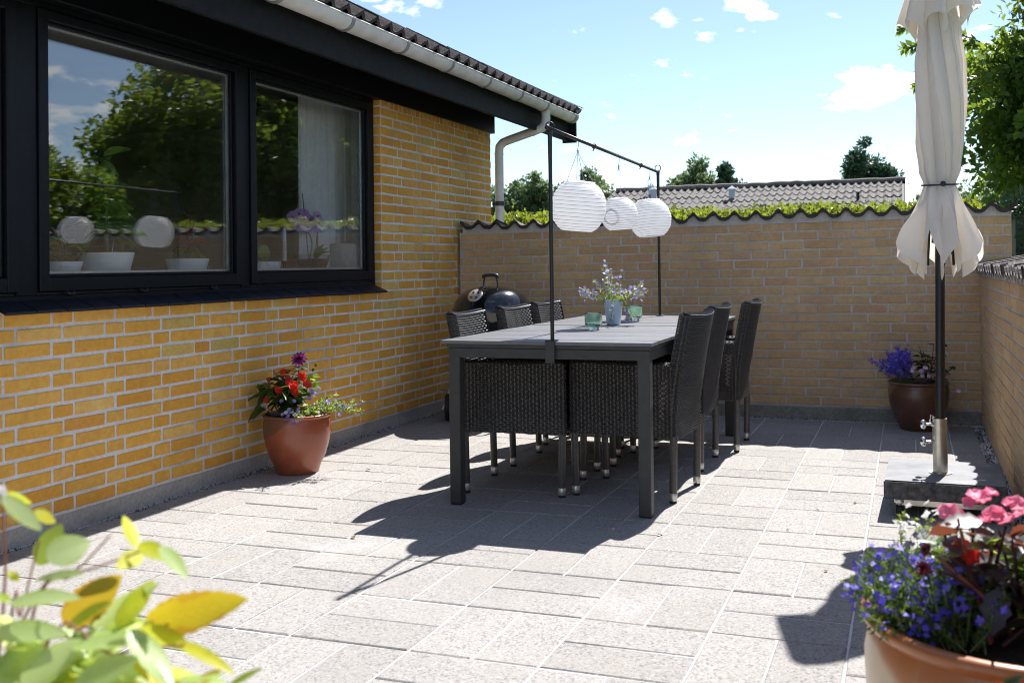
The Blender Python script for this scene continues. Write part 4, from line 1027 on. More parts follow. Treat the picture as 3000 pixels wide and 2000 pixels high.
def canopy(u, v):
    """rolled cloth: below the cord eight pointed skirts hang from the rib tips, above it long pleats wind round the pole"""
    th = 2 * math.pi * u; k = u * NF + .35; i0 = int(math.floor(k + .5)) % NF; q = abs(k - math.floor(k + .5)) * 2     # q: 0 at a rib, 1 between two
    kf = k % NF; a0 = int(kf) % NF; t = kf - int(kf); t = t * t * (3 - 2 * t)
    wgt = lambda arr: arr[a0] * (1 - t) + arr[(a0 + 1) % NF] * t
    z_lo = 1.205 + lows[i0] * (1 - q) - .165 * q ** .75 - .02 * math.sin(3 * th) * q
    z = z_lo + (2.42 - z_lo) * v
    low = max(0, min(1, (1.452 - z) / .22)); low = low * low * (3 - 2 * low)
    tie = max(0, 1 - abs(z - 1.452) / .10); r = lerp_prof(RP, z)
    if z < 1.452: r = .064 + (1.452 - z) * .43 - .010 * low * math.sin(9 * z)
    # skirt
    r_sk = r * wgt(outs) * ((1 - q ** .9) * 1.10 + .40 * q ** .9) + .010 * math.sin(21 * th + 9 * z) * low
    th_sk = th + .30 * q * math.sin(2 * math.pi * k) * low + .07 * math.sin(5 * z + th)
    # pleats
    kk = k * .75 + (.9 * (z - 1.452) + .25 * math.sin(2.3 * z + 1)) * 1.0 + wgt(phs) * 1.5
    ph = kk - math.floor(kk); c = math.sin(math.pi / 2 * min(1, ph / .80)) if ph < .80 else 1 - ((ph - .80) / .20) ** 1.5
    r_pl = r * (.70 + .37 * c ** .6 * (.75 + .25 * wgt(amps)) - .02 * math.sin(2 * math.pi * kk * 2 + 4 * z)) + .003 * math.sin(9 * th + 6 * z)
    th_pl = th + .16 * math.sin(2 * math.pi * kk)
    w = low
    rr = (r_pl * (1 - w) + r_sk * w); rr = rr * (1 - .25 * tie) + r * .25 * tie; rr = max(rr, .028)
    th2 = th_pl * (1 - w) + th_sk * w
    p = ax(z); return Vector((p.x + rr * math.cos(th2), p.y + rr * math.sin(th2), p.z))
cm = MB().grid(lambda u, v: canopy(u, v), 384, 120, wrap=True)
cn = cm.build('canopy', M_CANVAS, par, smooth=True)
def topcap(u, v):
    th = 2 * math.pi * u; k = u * NF + .3
    z_lo = 2.175 + .045 * math.cos(2 * math.pi * k) + .03 * math.sin(th + 1) ; z = z_lo + (2.58 - z_lo) * v
    r = .030 + (.172 - .030) * (1 - v) ** .8
    f = abs(math.sin(math.pi * (k + .15 * math.sin(th)))) ** .7
    rr = r * (1.16 - .52 * f * (1 - .5 * v)) + .012 * math.sin(11 * th) * (1 - v)
    p = ax(z); th2 = th + .2 * math.sin(2 * math.pi * k)
    return Vector((p.x + rr * math.cos(th2), p.y + rr * math.sin(th2), p.z))
tc_ = MB().grid(topcap, 192, 24, wrap=True).build('vent_cap', M_CANVAS, par, smooth=True)
for k in range(NF):
    a = 2 * math.pi * (k + .3) / NF; d_ = Vector((math.cos(a), math.sin(a), 0))
    MB().tube([ax(1.09 + .05 * (k % 3)) + d_ * .06, ax(1.45) + d_ * .04, ax(2.4) + d_ * .03], .0065, 6).build('rib', M_BLACKMETAL, par, smooth=True)
MB().lathe([(0, 1.40), (.034, 1.40), (.034, 1.44), (0, 1.44)], 20, c=(ax(1.45).x, 0, -.17)).build('runner', M_BLACKMETAL, par, smooth=True, auto=40)
cd = MB()
ring_ = []
for i in range(49):
    a = 2 * math.pi * i / 48; ring_.append(ax(1.452 + .006 * math.sin(a)) + Vector((.0775 * math.cos(a), .0775 * math.sin(a), 0)))
cd.tube(ring_, .0038, 8)
cord = cd.build('tie_cord', M_BLACKMETAL, par, smooth=True)
MB().lathe([(0, -.013), (.009, -.010), (.013, 0), (.009, .010), (0, .013)], 16, c=ax(1.45) + Vector((.012, -.086, 0))).build('cord_ball', M_BLACKMETAL, cord, smooth=True)

# ================================================================ POTTED FLOWERS
def pot_parts(root, rim, base_r, h, mat, c=(0, 0, 0)):
    s = rim; pr = [(0, 0), (base_r * .96, 0), (base_r, .006)]
    for t, k in ((.12, .70), (.3, .82), (.5, .92), (.68, .975), (.82, .985), (.90, .96), (.93, .945)): pr.append((rim * k * (1 if t > .3 else 1) if t > .2 else max(base_r * 1.08, rim * k * .92), h * t))
    pr += [(rim * .965, h * .94), (rim, h * .965), (rim * 1.005, h * .985), (rim * .985, h), (rim * .93, h), (rim * .90, h * .97), (rim * .88, h * .90)]
    o = MB().lathe(pr, 64).build('pot', mat, root, smooth=True, auto=55)
    n = 40; vs = [(0, 0, h * .93)]; 
    so = MB().grid(lambda u, v: Vector((rim * .89 * v * math.cos(2 * math.pi * u), rim * .89 * v * math.sin(2 * math.pi * u), h * .91 + .012 * math.sin(9 * u * 6.28 + v * 8) * v * (1 - v) + .02 * (1 - v))), 40, 6, wrap=True)
    so.build('soil', M_SOIL, root, smooth=True)
    return o
def put_leaf(root, me, p, d_, up=None, s=1., name='leaf'):
    return put(name, me, root, M=frame(p, d_, up if up is not None else Vector((0, 0, 1)) + rv(.5), s))
LM_IMP = [leaf_mesh('leaf', M_LPOT, .085, .034, 7, .25, dr, 1.0) for dr in (.1, .3, .5)]
LM_YNG = leaf_mesh('leaf', M_LYOUNG, .06, .032, 6, .2, .2, .9)
LM_BURG = [leaf_mesh('leaf', M_LBURG, .062, .036, 8, .2, dr, .85, serr=.14) for dr in (.1, .35)]
def dahlia(root, p, nrm, r, mat, name='dahlia_bloom', layers=6):
    mb = MB()
    for L_ in range(layers):
        t = L_ / (layers - 1); n = 13 - int(5 * t); el = R(5 + 78 * t)
        for k in range(n):
            a = 2 * math.pi * (k + .5 * (L_ % 2)) / n; ln = r * (1 - .52 * t); w = r * .15
            vs = []
            for x, wd in ((.12, .5), (.5, 1), (.82, .9), (1, .12)):
                for v in (-1, 0, 1):
                    q = Vector((ln * x * math.cos(el), v * w * wd, ln * x * math.sin(el) + (.30 * w * wd if v else 0) - r * .1 * x * x * (1 - t)))
                    vs.append(Matrix.Rotation(a, 3, 'Z') @ q)
            mb.add(vs, [(i * 3 + b, i * 3 + 3 + b, i * 3 + 4 + b, i * 3 + 1 + b) for i in range(3) for b in (0, 1)], 0, random.random())
    o = mb.build(name, mat, root, smooth=True); o.matrix_basis = face(p, nrm, 1); return o
def stem(root, pts, r, mat, name='stem'):
    P = smoothpath(pts, 5); return MB().tube(P, [r * (1.25 - .6 * i / len(P)) for i in range(len(P))], 6, caps=False).build(name, mat, root, smooth=True)
FL_R = lambda: flower_mesh('red', M_PETR, .0235, 5, 1.15, .18, .15)
FL_P = lambda: flower_mesh('pink', M_PETP, .016, 5, 1.15, .3, .2)
FL_L = lambda: flower_mesh('lilac', M_PETL, .0125, 5, 1.15, .35, .1)
FL_K = lambda: flower_mesh('phlox', M_PETO, .0125, 5, .8, .1, .05)
random.seed(52); np.random.seed(52)
# ---- red pot by the house wall
rp_ = empty('flower_pot', (.235, 1.02, 0), label='glazed terracotta pot with red, lilac and purple flowers against the house', cat='flower pot', group='flower pots on the patio')
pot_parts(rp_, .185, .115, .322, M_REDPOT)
PXc = Vector((.944, .33, 0)); PYc = Vector((-.33, .944, 0))   # sideways and away, as one faces the pot
def pp(x, y, z): return PXc * x + PYc * y + Vector((0, 0, z))
# impatiens
heads = []
for i in range(16):
    a = random.uniform(0, 6.28); q = pp(random.uniform(-.16, .04), random.uniform(-.10, .10), random.uniform(.43, .55))
    b = pp(-.07 + random.uniform(-.04, .04), random.uniform(-.04, .04), .31)
    stem(rp_, [b, (b + q) / 2 + rv(.015), q], .0035, M_STEMRED); heads.append(q)
    for k in range(9):
        t = random.uniform(.35, 1); p = b + (q - b) * t; a = random.uniform(0, 6.28)
        put_leaf(rp_, random.choice(LM_IMP), p, (math.cos(a), math.sin(a), random.uniform(-.25, .5)), s=random.uniform(.8, 1.3))
for x, y, z, s in ((-.128, -.10, .415, 1.1), (-.145, -.09, .405, .7), (-.068, -.10, .455, 1.25), (-.085, -.09, .47, .8), (.005, -.10, .485, 1.35), (.012, -.11, .47, 1.3), (-.015, -.09, .497, 1.1), (.018, -.10, .445, .95), (.07, -.06, .487, 1.15), (.082, -.06, .475, .8), (.04, -.03, .52, 1.15), (.025, -.02, .53, .8), (-.075, 0, .545, 1.0), (-.15, .0, .505, .9), (-.04, -.04, .515, .8)):
    put('flower', FL_R(), rp_, M=face(pp(x, y, z), Vector((.25, -.75, .45)) + rv(.45), s * random.uniform(.85, 1.05)))
for i in range(16):
    put_leaf(rp_, random.choice(LM_IMP), pp(random.uniform(-.20, -.10), random.uniform(-.08, .05), random.uniform(.34, .50)), pp(random.uniform(-1, .1), random.uniform(-.6, .4), random.uniform(-.6, .3)), s=random.uniform(.9, 1.35))
# dahlia
stem(rp_, [pp(-.02, .05, .31), pp(-.01, .05, .48), pp(.015, .02, .60)], .004, M_STEMDARK)
LM_DK = leaf_mesh('leaf', M_LDARK, .06, .034, 6, .2, .25, .9, serr=.1)
for i in range(26):
    t = random.random(); p = pp(-.02 + .06 * random.uniform(-1, 1), .04 + .05 * random.uniform(-1, 1), .44 + .14 * t); a = random.uniform(0, 6.28)
    put_leaf(rp_, LM_DK, p, (math.cos(a), math.sin(a), random.uniform(-.2, .5)), s=random.uniform(.5, 1.05))
dahlia(rp_, pp(.015, -.005, .615), (.25, -.8, .5), .047, M_PETD)
for i in range(7): put_leaf(rp_, LM_YNG, pp(random.uniform(.05, .10), random.uniform(-.04, .06), random.uniform(.47, .55)), (random.uniform(.2, 1), random.uniform(-.6, .3), random.uniform(-.3, .5)), s=random.uniform(.8, 1.2))
for x, z in ((.10, .57), (.085, .545)): put_leaf(rp_, LM_DK, pp(x, 0, z), (.4, -.2, .6), s=.5, name='bud')
# calibrachoa and trailing green
stems_ = []
for i in range(46):
    a = random.uniform(-1.9, .9); l = random.uniform(.10, .22); b = pp(.05 + random.uniform(-.05, .06), random.uniform(-.08, .05), .30)
    d_ = pp(math.cos(a), math.sin(a) * .8, random.uniform(.1, .75)).normalized()
    if i < 12: d_ = pp(1, random.uniform(-.5, .3), random.uniform(.05, .35)).normalized(); l = random.uniform(.2, .29); b = pp(.09, 0, .31)
    stems_.append([b, b + d_ * l * .5 + Vector((0, 0, .015)), b + d_ * l + Vector((0, 0, -.015))])
lobelia(rp_, stems_, .018, .007, M_LYOUNG, M_PETL, 30, 1, .010, M_WOODPALE, .0012, .008)
for x, y, z in [(-.035, -.16, .335), (-.015, -.17, .345), (.0, -.175, .33), (.015, -.165, .345), (.03, -.17, .335), (.045, -.16, .35), (-.01, -.18, .315), (.02, -.185, .30), (.045, -.175, .305), (.05, -.16, .365), (.0, -.16, .36), (-.05, -.12, .40), (.015, -.12, .40), (.085, -.07, .425), (.10, -.07, .44), (.115, -.06, .43), (.13, -.05, .455), (.105, -.08, .455), (.095, -.09, .41), (.06, -.1, .40), (.19, -.08, .395), (.195, -.085, .38), (.225, -.03, .37), (.25, -.04, .36), (.265, -.03, .355), (.28, -.03, .35), (.255, -.05, .325), (.245, -.05, .315)]:
    put('flower', FL_L(), rp_, M=face(pp(x, y, z), Vector((.25, -.75, .5)) + rv(.5), random.uniform(.85, 1.2)))

# ---- brown pot in the far corner
bp = empty('flower_pot', (3.46, 3.34, 0), label='brown glazed pot of deep blue and pale pink flowers in the shaded far corner', cat='flower pot', group='flower pots on the patio')
pot_parts(bp, .195, .12, .318, M_BROWNPOT)
stems_ = []
for i in range(60):
    a = random.uniform(2.2, 4.6); e = random.uniform(.1, 1.05); l = random.uniform(.16, .25); b = Vector((-.07 + random.uniform(-.05, .05), random.uniform(-.08, .05), .30))
    d_ = Vector((math.cos(a) * math.sin(e), math.sin(a) * math.sin(e), math.cos(e))); stems_.append([b, b + d_ * l * .5 + rv(.01), b + d_ * l + rv(.012)])
lobelia(bp, stems_, .014, .004, M_LPOT, M_PETB, 18, 12, .0125, M_WOODPALE, .0009, .012)
for i in range(9):
    b = Vector((.06 + random.uniform(-.07, .07), random.uniform(-.05, .08), .30)); q = b + Vector((random.uniform(-.07, .1), random.uniform(-.08, .05), random.uniform(.12, .29)))
    stem(bp, [b, (b + q) / 2 + rv(.01), q], .003, M_STEMDARK)
    for k in range(6):
        t = random.uniform(.3, 1); a = random.uniform(0, 6.28); put_leaf(bp, LM_DK, b + (q - b) * t, (math.cos(a), math.sin(a), random.uniform(-.2, .6)), s=random.uniform(.8, 1.2))
for i in range(14): put_leaf(bp, LM_BURG[0], Vector((random.uniform(-.03, .15), random.uniform(-.15, .0), random.uniform(.30, .36))), (random.uniform(-.3, 1), random.uniform(-1, .2), random.uniform(-.3, .4)), s=random.uniform(.7, 1))
for i in range(13):
    q = Vector((random.uniform(-.045, .08), -.16 + random.uniform(-.02, .03), random.uniform(.36, .43)))
    if i > 10: q = Vector((.235 + random.uniform(-.012, .012), -.12, .285 + random.uniform(-.015, .02)))
    put('flower', FL_K(), bp, M=face(q, Vector((0, -1, .2)) + rv(.4), 1.1))
for q in ((-.03, .0), (.02, .02), (.06, -.01)): stem(bp, [Vector((.0, -.1, .30)), Vector((q[0], -.17, .36)), Vector((q[0] + .01, -.165, .41 + q[1]))], .0013, M_WOODPALE)
stem(bp, [Vector((.09, -.1, .31)), Vector((.16, -.13, .335)), Vector((.232, -.12, .295))], .0013, M_WOODPALE)

# ---- big pot in the right foreground
random.seed(63); np.random.seed(63)
FP = Vector((3.595, -1.70, 0))
fp_ = empty('flower_pot', FP, label='orange glazed pot with blue, white and pink flowers in the right foreground', cat='flower pot', group='flower pots on the patio')
pot_parts(fp_, .272, .165, .462, M_FRONTPOT)
def fw(x, y, z): return Vector((x, y, z)) - FP
stems_ = []
for i in range(240):
    b = fw(3.44 + random.uniform(-.07, .10), -1.76 + random.uniform(-.10, .10), .44); a = random.uniform(0, 6.28); e = random.uniform(.0, .95)
    d_ = Vector((math.cos(a) * math.sin(e) - .22, math.sin(a) * math.sin(e), math.cos(e))).normalized(); l = random.uniform(.06, .145)
    stems_.append([b, b + d_ * l * .5 + rv(.01), b + d_ * l + rv(.012)])
lobelia(fp_, stems_, .0135, .0042, M_LPOT, M_PETB, 34, 3, .0085, M_WOODPALE, .0009, .010)
stems_ = []
for i in range(22):
    b = fw(3.44 + random.uniform(-.04, .1), -1.66 + random.uniform(-.03, .08), .46); stems_.append([b, b + Vector((random.uniform(-.04, .02), .02, .07)), b + Vector((random.uniform(-.06, .04), .03, random.uniform(.11, .16)))])
lobelia(fp_, stems_, .012, .004, M_LYOUNG, M_PETW, 14, 4, .010, M_WOODPALE, .0009, .011, ('pale_foliage', 'white_blossom', 'pale_stem'))
for i in range(40):
    b = fw(3.60 + random.uniform(-.10, .12), -1.70 + random.uniform(-.12, .1), .44); q = fw(3.58 + random.uniform(-.12, .14), -1.72 + random.uniform(-.13, .1), random.uniform(.55, .66))
    stem(fp_, [b, (b + q) / 2 + rv(.02), q], .0038, M_STEMDARK if i % 3 else M_STEMRED)
    for k in range(7):
        t = random.uniform(.25, 1); a = random.uniform(0, 6.28); p = b + (q - b) * t
        dk = random.random()
        me = random.choice(LM_BURG) if dk < .52 else random.choice(LM_IMP) if dk < .76 else LM_YNG
        put_leaf(fp_, me, p, (math.cos(a), math.sin(a), random.uniform(-.45, .4)), s=random.uniform(.65, 1.15))
for p, d_, s in ((fw(3.56, -1.80, .54), (-.15, -.45, -.75), 1.35), (fw(3.53, -1.80, .585), (-.8, -.3, -.25), 1.15), (fw(3.54, -1.78, .648), (-.9, -.3, .0), 1.25), (fw(3.60, -1.82, .60), (.6, -.5, .3), 1.1)):
    put_leaf(fp_, LM_BURG[0], p, d_, Vector((.0, -.4, .9)), s)
for x, y, z, s in ((3.545, -1.66, .662, 1.25), (3.53, -1.67, .668, 1.1), (3.56, -1.65, .672, 1.0), (3.485, -1.74, .648, 1.3), (3.50, -1.73, .643, .9), (3.556, -1.76, .655, 1.2), (3.575, -1.77, .650, 1.2), (3.54, -1.77, .648, .9), (3.605, -1.66, .655, 1.25), (3.625, -1.66, .645, 1.1), (3.505, -1.79, .605, .9), (3.515, -1.80, .590, .8), (3.62, -1.78, .63, .9), (3.52, -1.68, .658, .9), (3.55, -1.68, .668, .8), (3.49, -1.755, .640, .8), (3.475, -1.735, .652, .8), (3.565, -1.755, .662, .8), (3.59, -1.67, .660, .9), (3.535, -1.64, .665, .8), (3.60, -1.74, .655, .8)):
    put('flower', FL_P() if z > .61 else FL_R(), fp_, M=face(fw(x, y, z), Vector((-.05, -.45, .8)) + rv(.35), s * random.uniform(.9, 1.1)))
for x, y, z in ((3.442, -1.863, .612), (3.436, -1.86, .578), (3.64, -1.86, .615)): dahlia(fp_, fw(x, y, z), Vector((-.6, -.4, .4)) + rv(.2), .016, M_PETM, 'dahlia_bud', 4)
stem(fp_, [fw(3.55, -1.80, .5), fw(3.50, -1.83, .58), fw(3.45, -1.86, .61)], .0022, M_STEMDARK); stem(fp_, [fw(3.55, -1.80, .5), fw(3.49, -1.84, .56), fw(3.44, -1.86, .578)], .0022, M_STEMDARK)
# ---- red impatiens just poking into the lower right corner, in its own pot below the frame
ri = empty('flower_pot', (3.60, -2.36, 0), label='small pot of red impatiens at the lower right corner', cat='flower pot', group='flower pots on the patio')
pot_parts(ri, .13, .09, .42, M_REDPOT)
for i in range(8):
    a = random.uniform(0, 6.28); q = Vector((.09 * math.cos(a), .09 * math.sin(a), random.uniform(.46, .53))); stem(ri, [Vector((0, 0, .40)), q * .6 + Vector((0, 0, .18)), q], .0035, M_STEMRED)
    for k in range(4): b = random.uniform(0, 6.28); put_leaf(ri, random.choice(LM_IMP), q, (math.cos(b), math.sin(b), random.uniform(0, .5)), s=.9)
for x, y, z in ((-.075, .05, .553), (-.055, .05, .560), (-.09, .06, .545)): put('flower', FL_R(), ri, M=face(Vector((x, y, z)), Vector((-.2, -.6, .6)) + rv(.2), .75))
put_leaf(ri, LM_IMP[0], Vector((-.085, .05, .545)), (.5, .1, .5), s=.6)

# ================================================================ SHRUB IN THE LEFT FOREGROUND
random.seed(71)
sh = empty('leafy_shrub', (2.42, -3.05, 0), label='blurred yellow-green leafy shrub in the lower left foreground', cat='shrub')
SO_ = Vector((2.42, -3.05, 0))
FGL = [(2.66, -2.879, 0.742, 2.781, -2.89, 0.789, 0.044, 'o'), (2.543, -2.867, 0.729, 2.62, -2.862, 0.789, 0.042, 'b'), (2.628, -2.88, 0.74, 2.638, -2.834, 0.779, 0.024, 'y'), (2.62, -2.841, 0.812, 2.578, -2.813, 0.839, 0.017, 'y'), (2.637, -2.856, 0.822, 2.681, -2.862, 0.812, 0.021, 'y'), (2.687, -2.881, 0.83, 2.741, -2.905, 0.811, 0.017, 'p'), (2.633, -2.847, 0.809, 2.636, -2.888, 0.805, 0.021, 'y'), (2.502, -2.861, 0.788, 2.511, -2.837, 0.83, 0.028, 'g'), (2.567, -2.912, 0.815, 2.588, -2.873, 0.826, 0.036, 'p'), (2.55, -2.951, 0.888, 2.573, -2.921, 0.848, 0.02, 'p'), (2.505, -2.903, 0.877, 2.497, -2.863, 0.858, 0.014, 'y'), (2.514, -2.878, 0.852, 2.523, -2.854, 0.837, 0.016, 'y'), (2.62, -2.915, 0.806, 2.551, -2.918, 0.798, 0.012, 'p'), (2.556, -2.948, 0.78, 2.635, -2.941, 0.799, 0.024, 'p'), (2.556, -2.968, 0.757, 2.625, -2.944, 0.76, 0.027, 'p'), (2.599, -2.974, 0.711, 2.64, -2.939, 0.75, 0.033, 'p'), (2.632, -2.942, 0.742, 2.724, -2.942, 0.763, 0.032, 'p'), (2.699, -2.94, 0.767, 2.769, -2.957, 0.728, 0.027, 'p'), (2.674, -2.895, 0.751, 2.743, -2.903, 0.738, 0.025, 'y'), (2.728, -2.908, 0.746, 2.802, -2.914, 0.733, 0.015, 'y'), (2.556, -2.968, 0.708, 2.594, -2.934, 0.743, 0.034, 'p'), (2.671, -2.981, 0.723, 2.73, -2.961, 0.75, 0.034, 'p'), (2.676, -2.905, 0.722, 2.711, -2.914, 0.704, 0.017, 'y'), (2.776, -2.891, 0.7, 2.808, -2.88, 0.721, 0.009, 'g'), (2.519, -2.929, 0.78, 2.546, -2.94, 0.777, 0.015, 'g'), (2.531, -2.913, 0.692, 2.569, -2.879, 0.694, 0.042, 'y'), (2.6, -2.899, 0.702, 2.632, -2.877, 0.677, 0.033, 'o'), (2.504, -2.902, 0.793, 2.516, -2.898, 0.784, 0.01, 'y')]
root_p = Vector((2.50, -3.0, .05))
sm_ = MB()
for a0, a1, a2, b0, b1, b2, w, k in FGL:
    A, B = Vector((a0, a1, a2)), Vector((b0, b1, b2)); ln = (B - A).length
    to_cam = (CAM_P - A).normalized(); d_ = (B - A).normalized()
    up = (to_cam * 1.3 + SUN * .35 + rv(.1)) if k in 'ob' else (to_cam * 1.0 + SUN * .6 + rv(.2)); me = leaf_mesh('leaf', M_FG[k], ln, w * 1.3, 18, .14, random.uniform(-.05, .18), 'tip', serr=.05)
    o = put('leaf', me, sh, M=frame(A - SO_, d_, up))
    if k == 'p' and A.z < .76:
        pass
for P in ([(2.646, -2.863, .816), (2.596, -2.881, .798), (2.544, -2.899, .775), (2.50, -2.93, .60), (2.48, -3.0, .0)], [(2.615, -2.874, .833), (2.59, -2.883, .805), (2.578, -2.887, .792), (2.53, -2.91, .70), (2.47, -2.98, .0)], [(2.544, -2.899, .829), (2.524, -2.905, .749), (2.511, -2.909, .716), (2.47, -2.96, .0)], [(2.70, -2.885, .752), (2.645, -2.863, .735), (2.608, -2.876, .731), (2.569, -2.889, .715), (2.52, -2.95, .5), (2.49, -3.02, 0)], [(2.74, -2.91, .745), (2.66, -2.92, .73), (2.58, -2.94, .70), (2.50, -2.99, .0)], [(2.55, -2.951, .888), (2.53, -2.93, .84), (2.52, -2.93, .7), (2.46, -2.97, 0)]):
    stem(sh, [Vector(p) - SO_ for p in P[::-1]], .0015, M_STEMRED, 'stem')
for i in range(150):
    A = Vector((random.uniform(2.50, 2.73), random.uniform(-2.97, -2.86), random.uniform(.62, .735))); a = random.uniform(-.6, .9)
    if A.x > 2.58 and A.z > .735 - (A.x - 2.58) * .35: continue
    k = random.choice('ppppygo'); d_ = Vector((math.cos(a), .35 * math.sin(a), random.uniform(-.4, .7))).normalized()
    put('leaf', leaf_mesh('leaf', M_FG[k], random.uniform(.055, .09), random.uniform(.026, .036), 18, .16, random.uniform(0, .2), 'tip', serr=.05), sh, M=frame(A - SO_, d_, (CAM_P - A).normalized() * .7 + SUN * .8 + rv(.3)))
lf2 = leaf_mesh('leaf', M_FG['g'], .085, .036, 8, .2, .2, .92)
for i in range(46):
    p = Vector((random.uniform(2.30, 2.62), random.uniform(-3.12, -2.88), random.uniform(.2, .68))); a = random.uniform(0, 6.28)
    if seen(p) and p.z > .66: continue
    put_leaf(sh, lf2, p - SO_, (math.cos(a), math.sin(a), random.uniform(-.3, .5)), s=random.uniform(.8, 1.3))
wf = MB()
for i in range(16):
    q = Vector((2.519, -2.93, .884)) + rv(.008) - SO_; f_ = petal_flower(.006, 5); M = face(q, rv(1)); wf.add([M @ Vector(v) for v in f_.v], f_.f)
wf.build('white_blossom', M_PETW, sh)

# ================================================================ THINGS BEHIND THE WINDOW
random.seed(81); np.random.seed(81)
ZB = 1.0885
def wpot(y, x, r, h, mat, label, cat='potted plant', ribs=0, taper=.82):
    o = empty('window_pot', (x, y, ZB), label=label, cat=cat, group='pots on the window board')
    pr = [(0, 0), (r * taper * .98, 0), (r * taper, .004), (r * (taper + .06), h * .4), (r, h * .97), (r, h), (r * .95, h), (r * .93, h * .9), (r * .90, h * .86)]
    MB().lathe(pr, 48, wob=(lambda a, i: 1 + (.03 * math.cos(ribs * a) if 2 < i < 5 else 0)) if ribs else None).build('pot', mat, o, smooth=True, auto=50)
    MB().lathe([(0, h * .87), (r * .92, h * .86)], 24).build('soil', M_SOIL, o)
    return o
LM_IN = [leaf_mesh('leaf', M_LINT, .115, .055, 8, .22, dr, .95) for dr in (.15, .45)]
o = wpot(-.155, -.22, .092, .068, M_WHITEPOT, 'fluted white pot of pale herb leaves at the left end of the window', ribs=18)
for i in range(46):
    a = random.uniform(0, 6.28); q = Vector((random.uniform(-.05, .05), random.uniform(-.09, .09), random.uniform(.08, .20))); put_leaf(o, LM_IN[0], q, (math.cos(a), math.sin(a), random.uniform(-.6, .3)), s=random.uniform(.38, .62))
for i in range(9): b = Vector((random.uniform(-.03, .03), random.uniform(-.05, .05), .06)); stem(o, [b, b + rv(.01) + Vector((0, 0, .06)), b + rv(.03) + Vector((0, 0, .13))], .0018, M_WOODPALE)
o = wpot(.14, -.24, .128, .112, M_WHITEPOT, 'wide white pot with a tall green leafy plant in the window')
stem(o, [Vector((0, .01, .09)), Vector((.01, -.01, .2)), Vector((0, .0, .33)), Vector((.01, -.02, .55))], .010, M_WOODPALE)
stem(o, [Vector((0, .03, .09)), Vector((.0, .055, .18))], .004, M_STEEL, 'watering_stick')
for i in range(78):
    t = random.random(); z = .18 + .40 * t; a = random.uniform(0, 6.28); put_leaf(o, random.choice(LM_IN), Vector((0, -.015 * t, z)), (math.cos(a) * .6, math.sin(a), random.uniform(-.45, .55)), s=random.uniform(.9, 1.6) * (1.1 - .35 * t))
o = wpot(.72, -.24, .112, .083, M_WHITEPOT, 'banded white pot with a reddish drooping plant in the window')
LM_RD = leaf_mesh('leaf', pmat('rusty_bract', (.20, .035, .025), (.30, .07, .05), 20, .5), .12, .07, 8, .2, .3, .9)
for i in range(9):
    a = random.uniform(0, 6.28); put_leaf(o, LM_RD, Vector((0, random.uniform(-.02, .05), random.uniform(.15, .30))), (math.cos(a) * .5, math.sin(a), random.uniform(-.3, .4)), s=random.uniform(.6, 1.1))
for i in range(9):
    a = random.uniform(0, 6.28); put_leaf(o, LM_IN[1], Vector((0, random.uniform(-.03, .08), random.uniform(.10, .2))), (math.cos(a) * .5, math.sin(a), random.uniform(-.4, .2)), s=random.uniform(.8, 1.2))
for k in (0, 1, 2): stem(o, [Vector((0, .0, .07)), Vector((.0, .02 * k, .2)), Vector((.01, .03 * k, .28))], .004, M_STEMDARK)
o = wpot(1.365, -.22, .098, .066, M_WHITEPOT, 'small fluted white pot with one round cactus pad', ribs=12, taper=.9)
MB().lathe([(0, -.055), (.02, -.05), (.055, -.015), (.060, .01), (.045, .04), (.02, .052), (0, .054)], 24, c=(0, 0, .115), M=Matrix.Diagonal((.35, 1, 1))).build('cactus_pad', M_LINT, o, smooth=True)
cd_ = empty('candle', (-.22, 1.577, ZB), label='tall pale candle in a dark holder beside the orchid', cat='candle')
MB().lathe([(0, 0), (.03, 0), (.03, .006), (.012, .012), (.010, .05), (.016, .066), (.016, .07), (0, .07)], 24).build('holder', M_BLACKMETAL, cd_, smooth=True, auto=40)
MB().lathe([(0, .07), (.0135, .07), (.0125, .27), (.006, .275), (0, .275)], 24).tube([(0, 0, .274), (.001, 0, .284)], .001, 5).build('wax', pmat('green_white_wax', (.55, .62, .50), (.66, .62, .66), 9, .5), cd_, smooth=True, auto=40)
o = empty('orchid', (-.22, 1.885, ZB), label='pink orchid with two flower stems in a ribbed glass pot', cat='orchid')
MB().lathe([(0, 0), (.080, 0), (.084, .004), (.112, .105), (.114, .108), (.110, .108), (.080, .008), (0, .008)], 60, wob=lambda a, i: 1 + .012 * math.cos(28 * a)).build('pot', M_CLEAR, o, smooth=True, auto=40)
MB().lathe([(0, .01), (.078, .01), (.098, .085), (0, .09)], 32).build('bark_mix', M_SOIL, o)
for P in ([(0, -.03, .08), (.01, -.02, .2), (0, -.10, .3), (.01, -.18, .345), (.0, -.23, .33)], [(0, .06, .08), (.0, .065, .2), (0, .07, .32), (.01, .03, .36), (.0, -.02, .345)]): stem(o, [Vector(p) for p in P], .0032, M_WOODPALE, 'flower_stem')
for y, z1 in ((-.105, .50), (.075, .34)): MB().tube([(0, y * .4, .08), (0, y, z1)], .0028, 6).build('cane', M_CANE_SHADE, o)
LM_ORL = leaf_mesh('leaf', M_LINT, .17, .075, 8, .1, .75, .8)
for a in (.5, -.6, 1.9, 2.6): put_leaf(o, LM_ORL, Vector((.02, .01, .09)), (.5 * math.cos(a) + .3, math.sin(a) * .5, .9), s=.75)
FO = petal_flower(.040, 5, 1.25, .12, .0).mesh('flower', M_PETO, smooth=True)
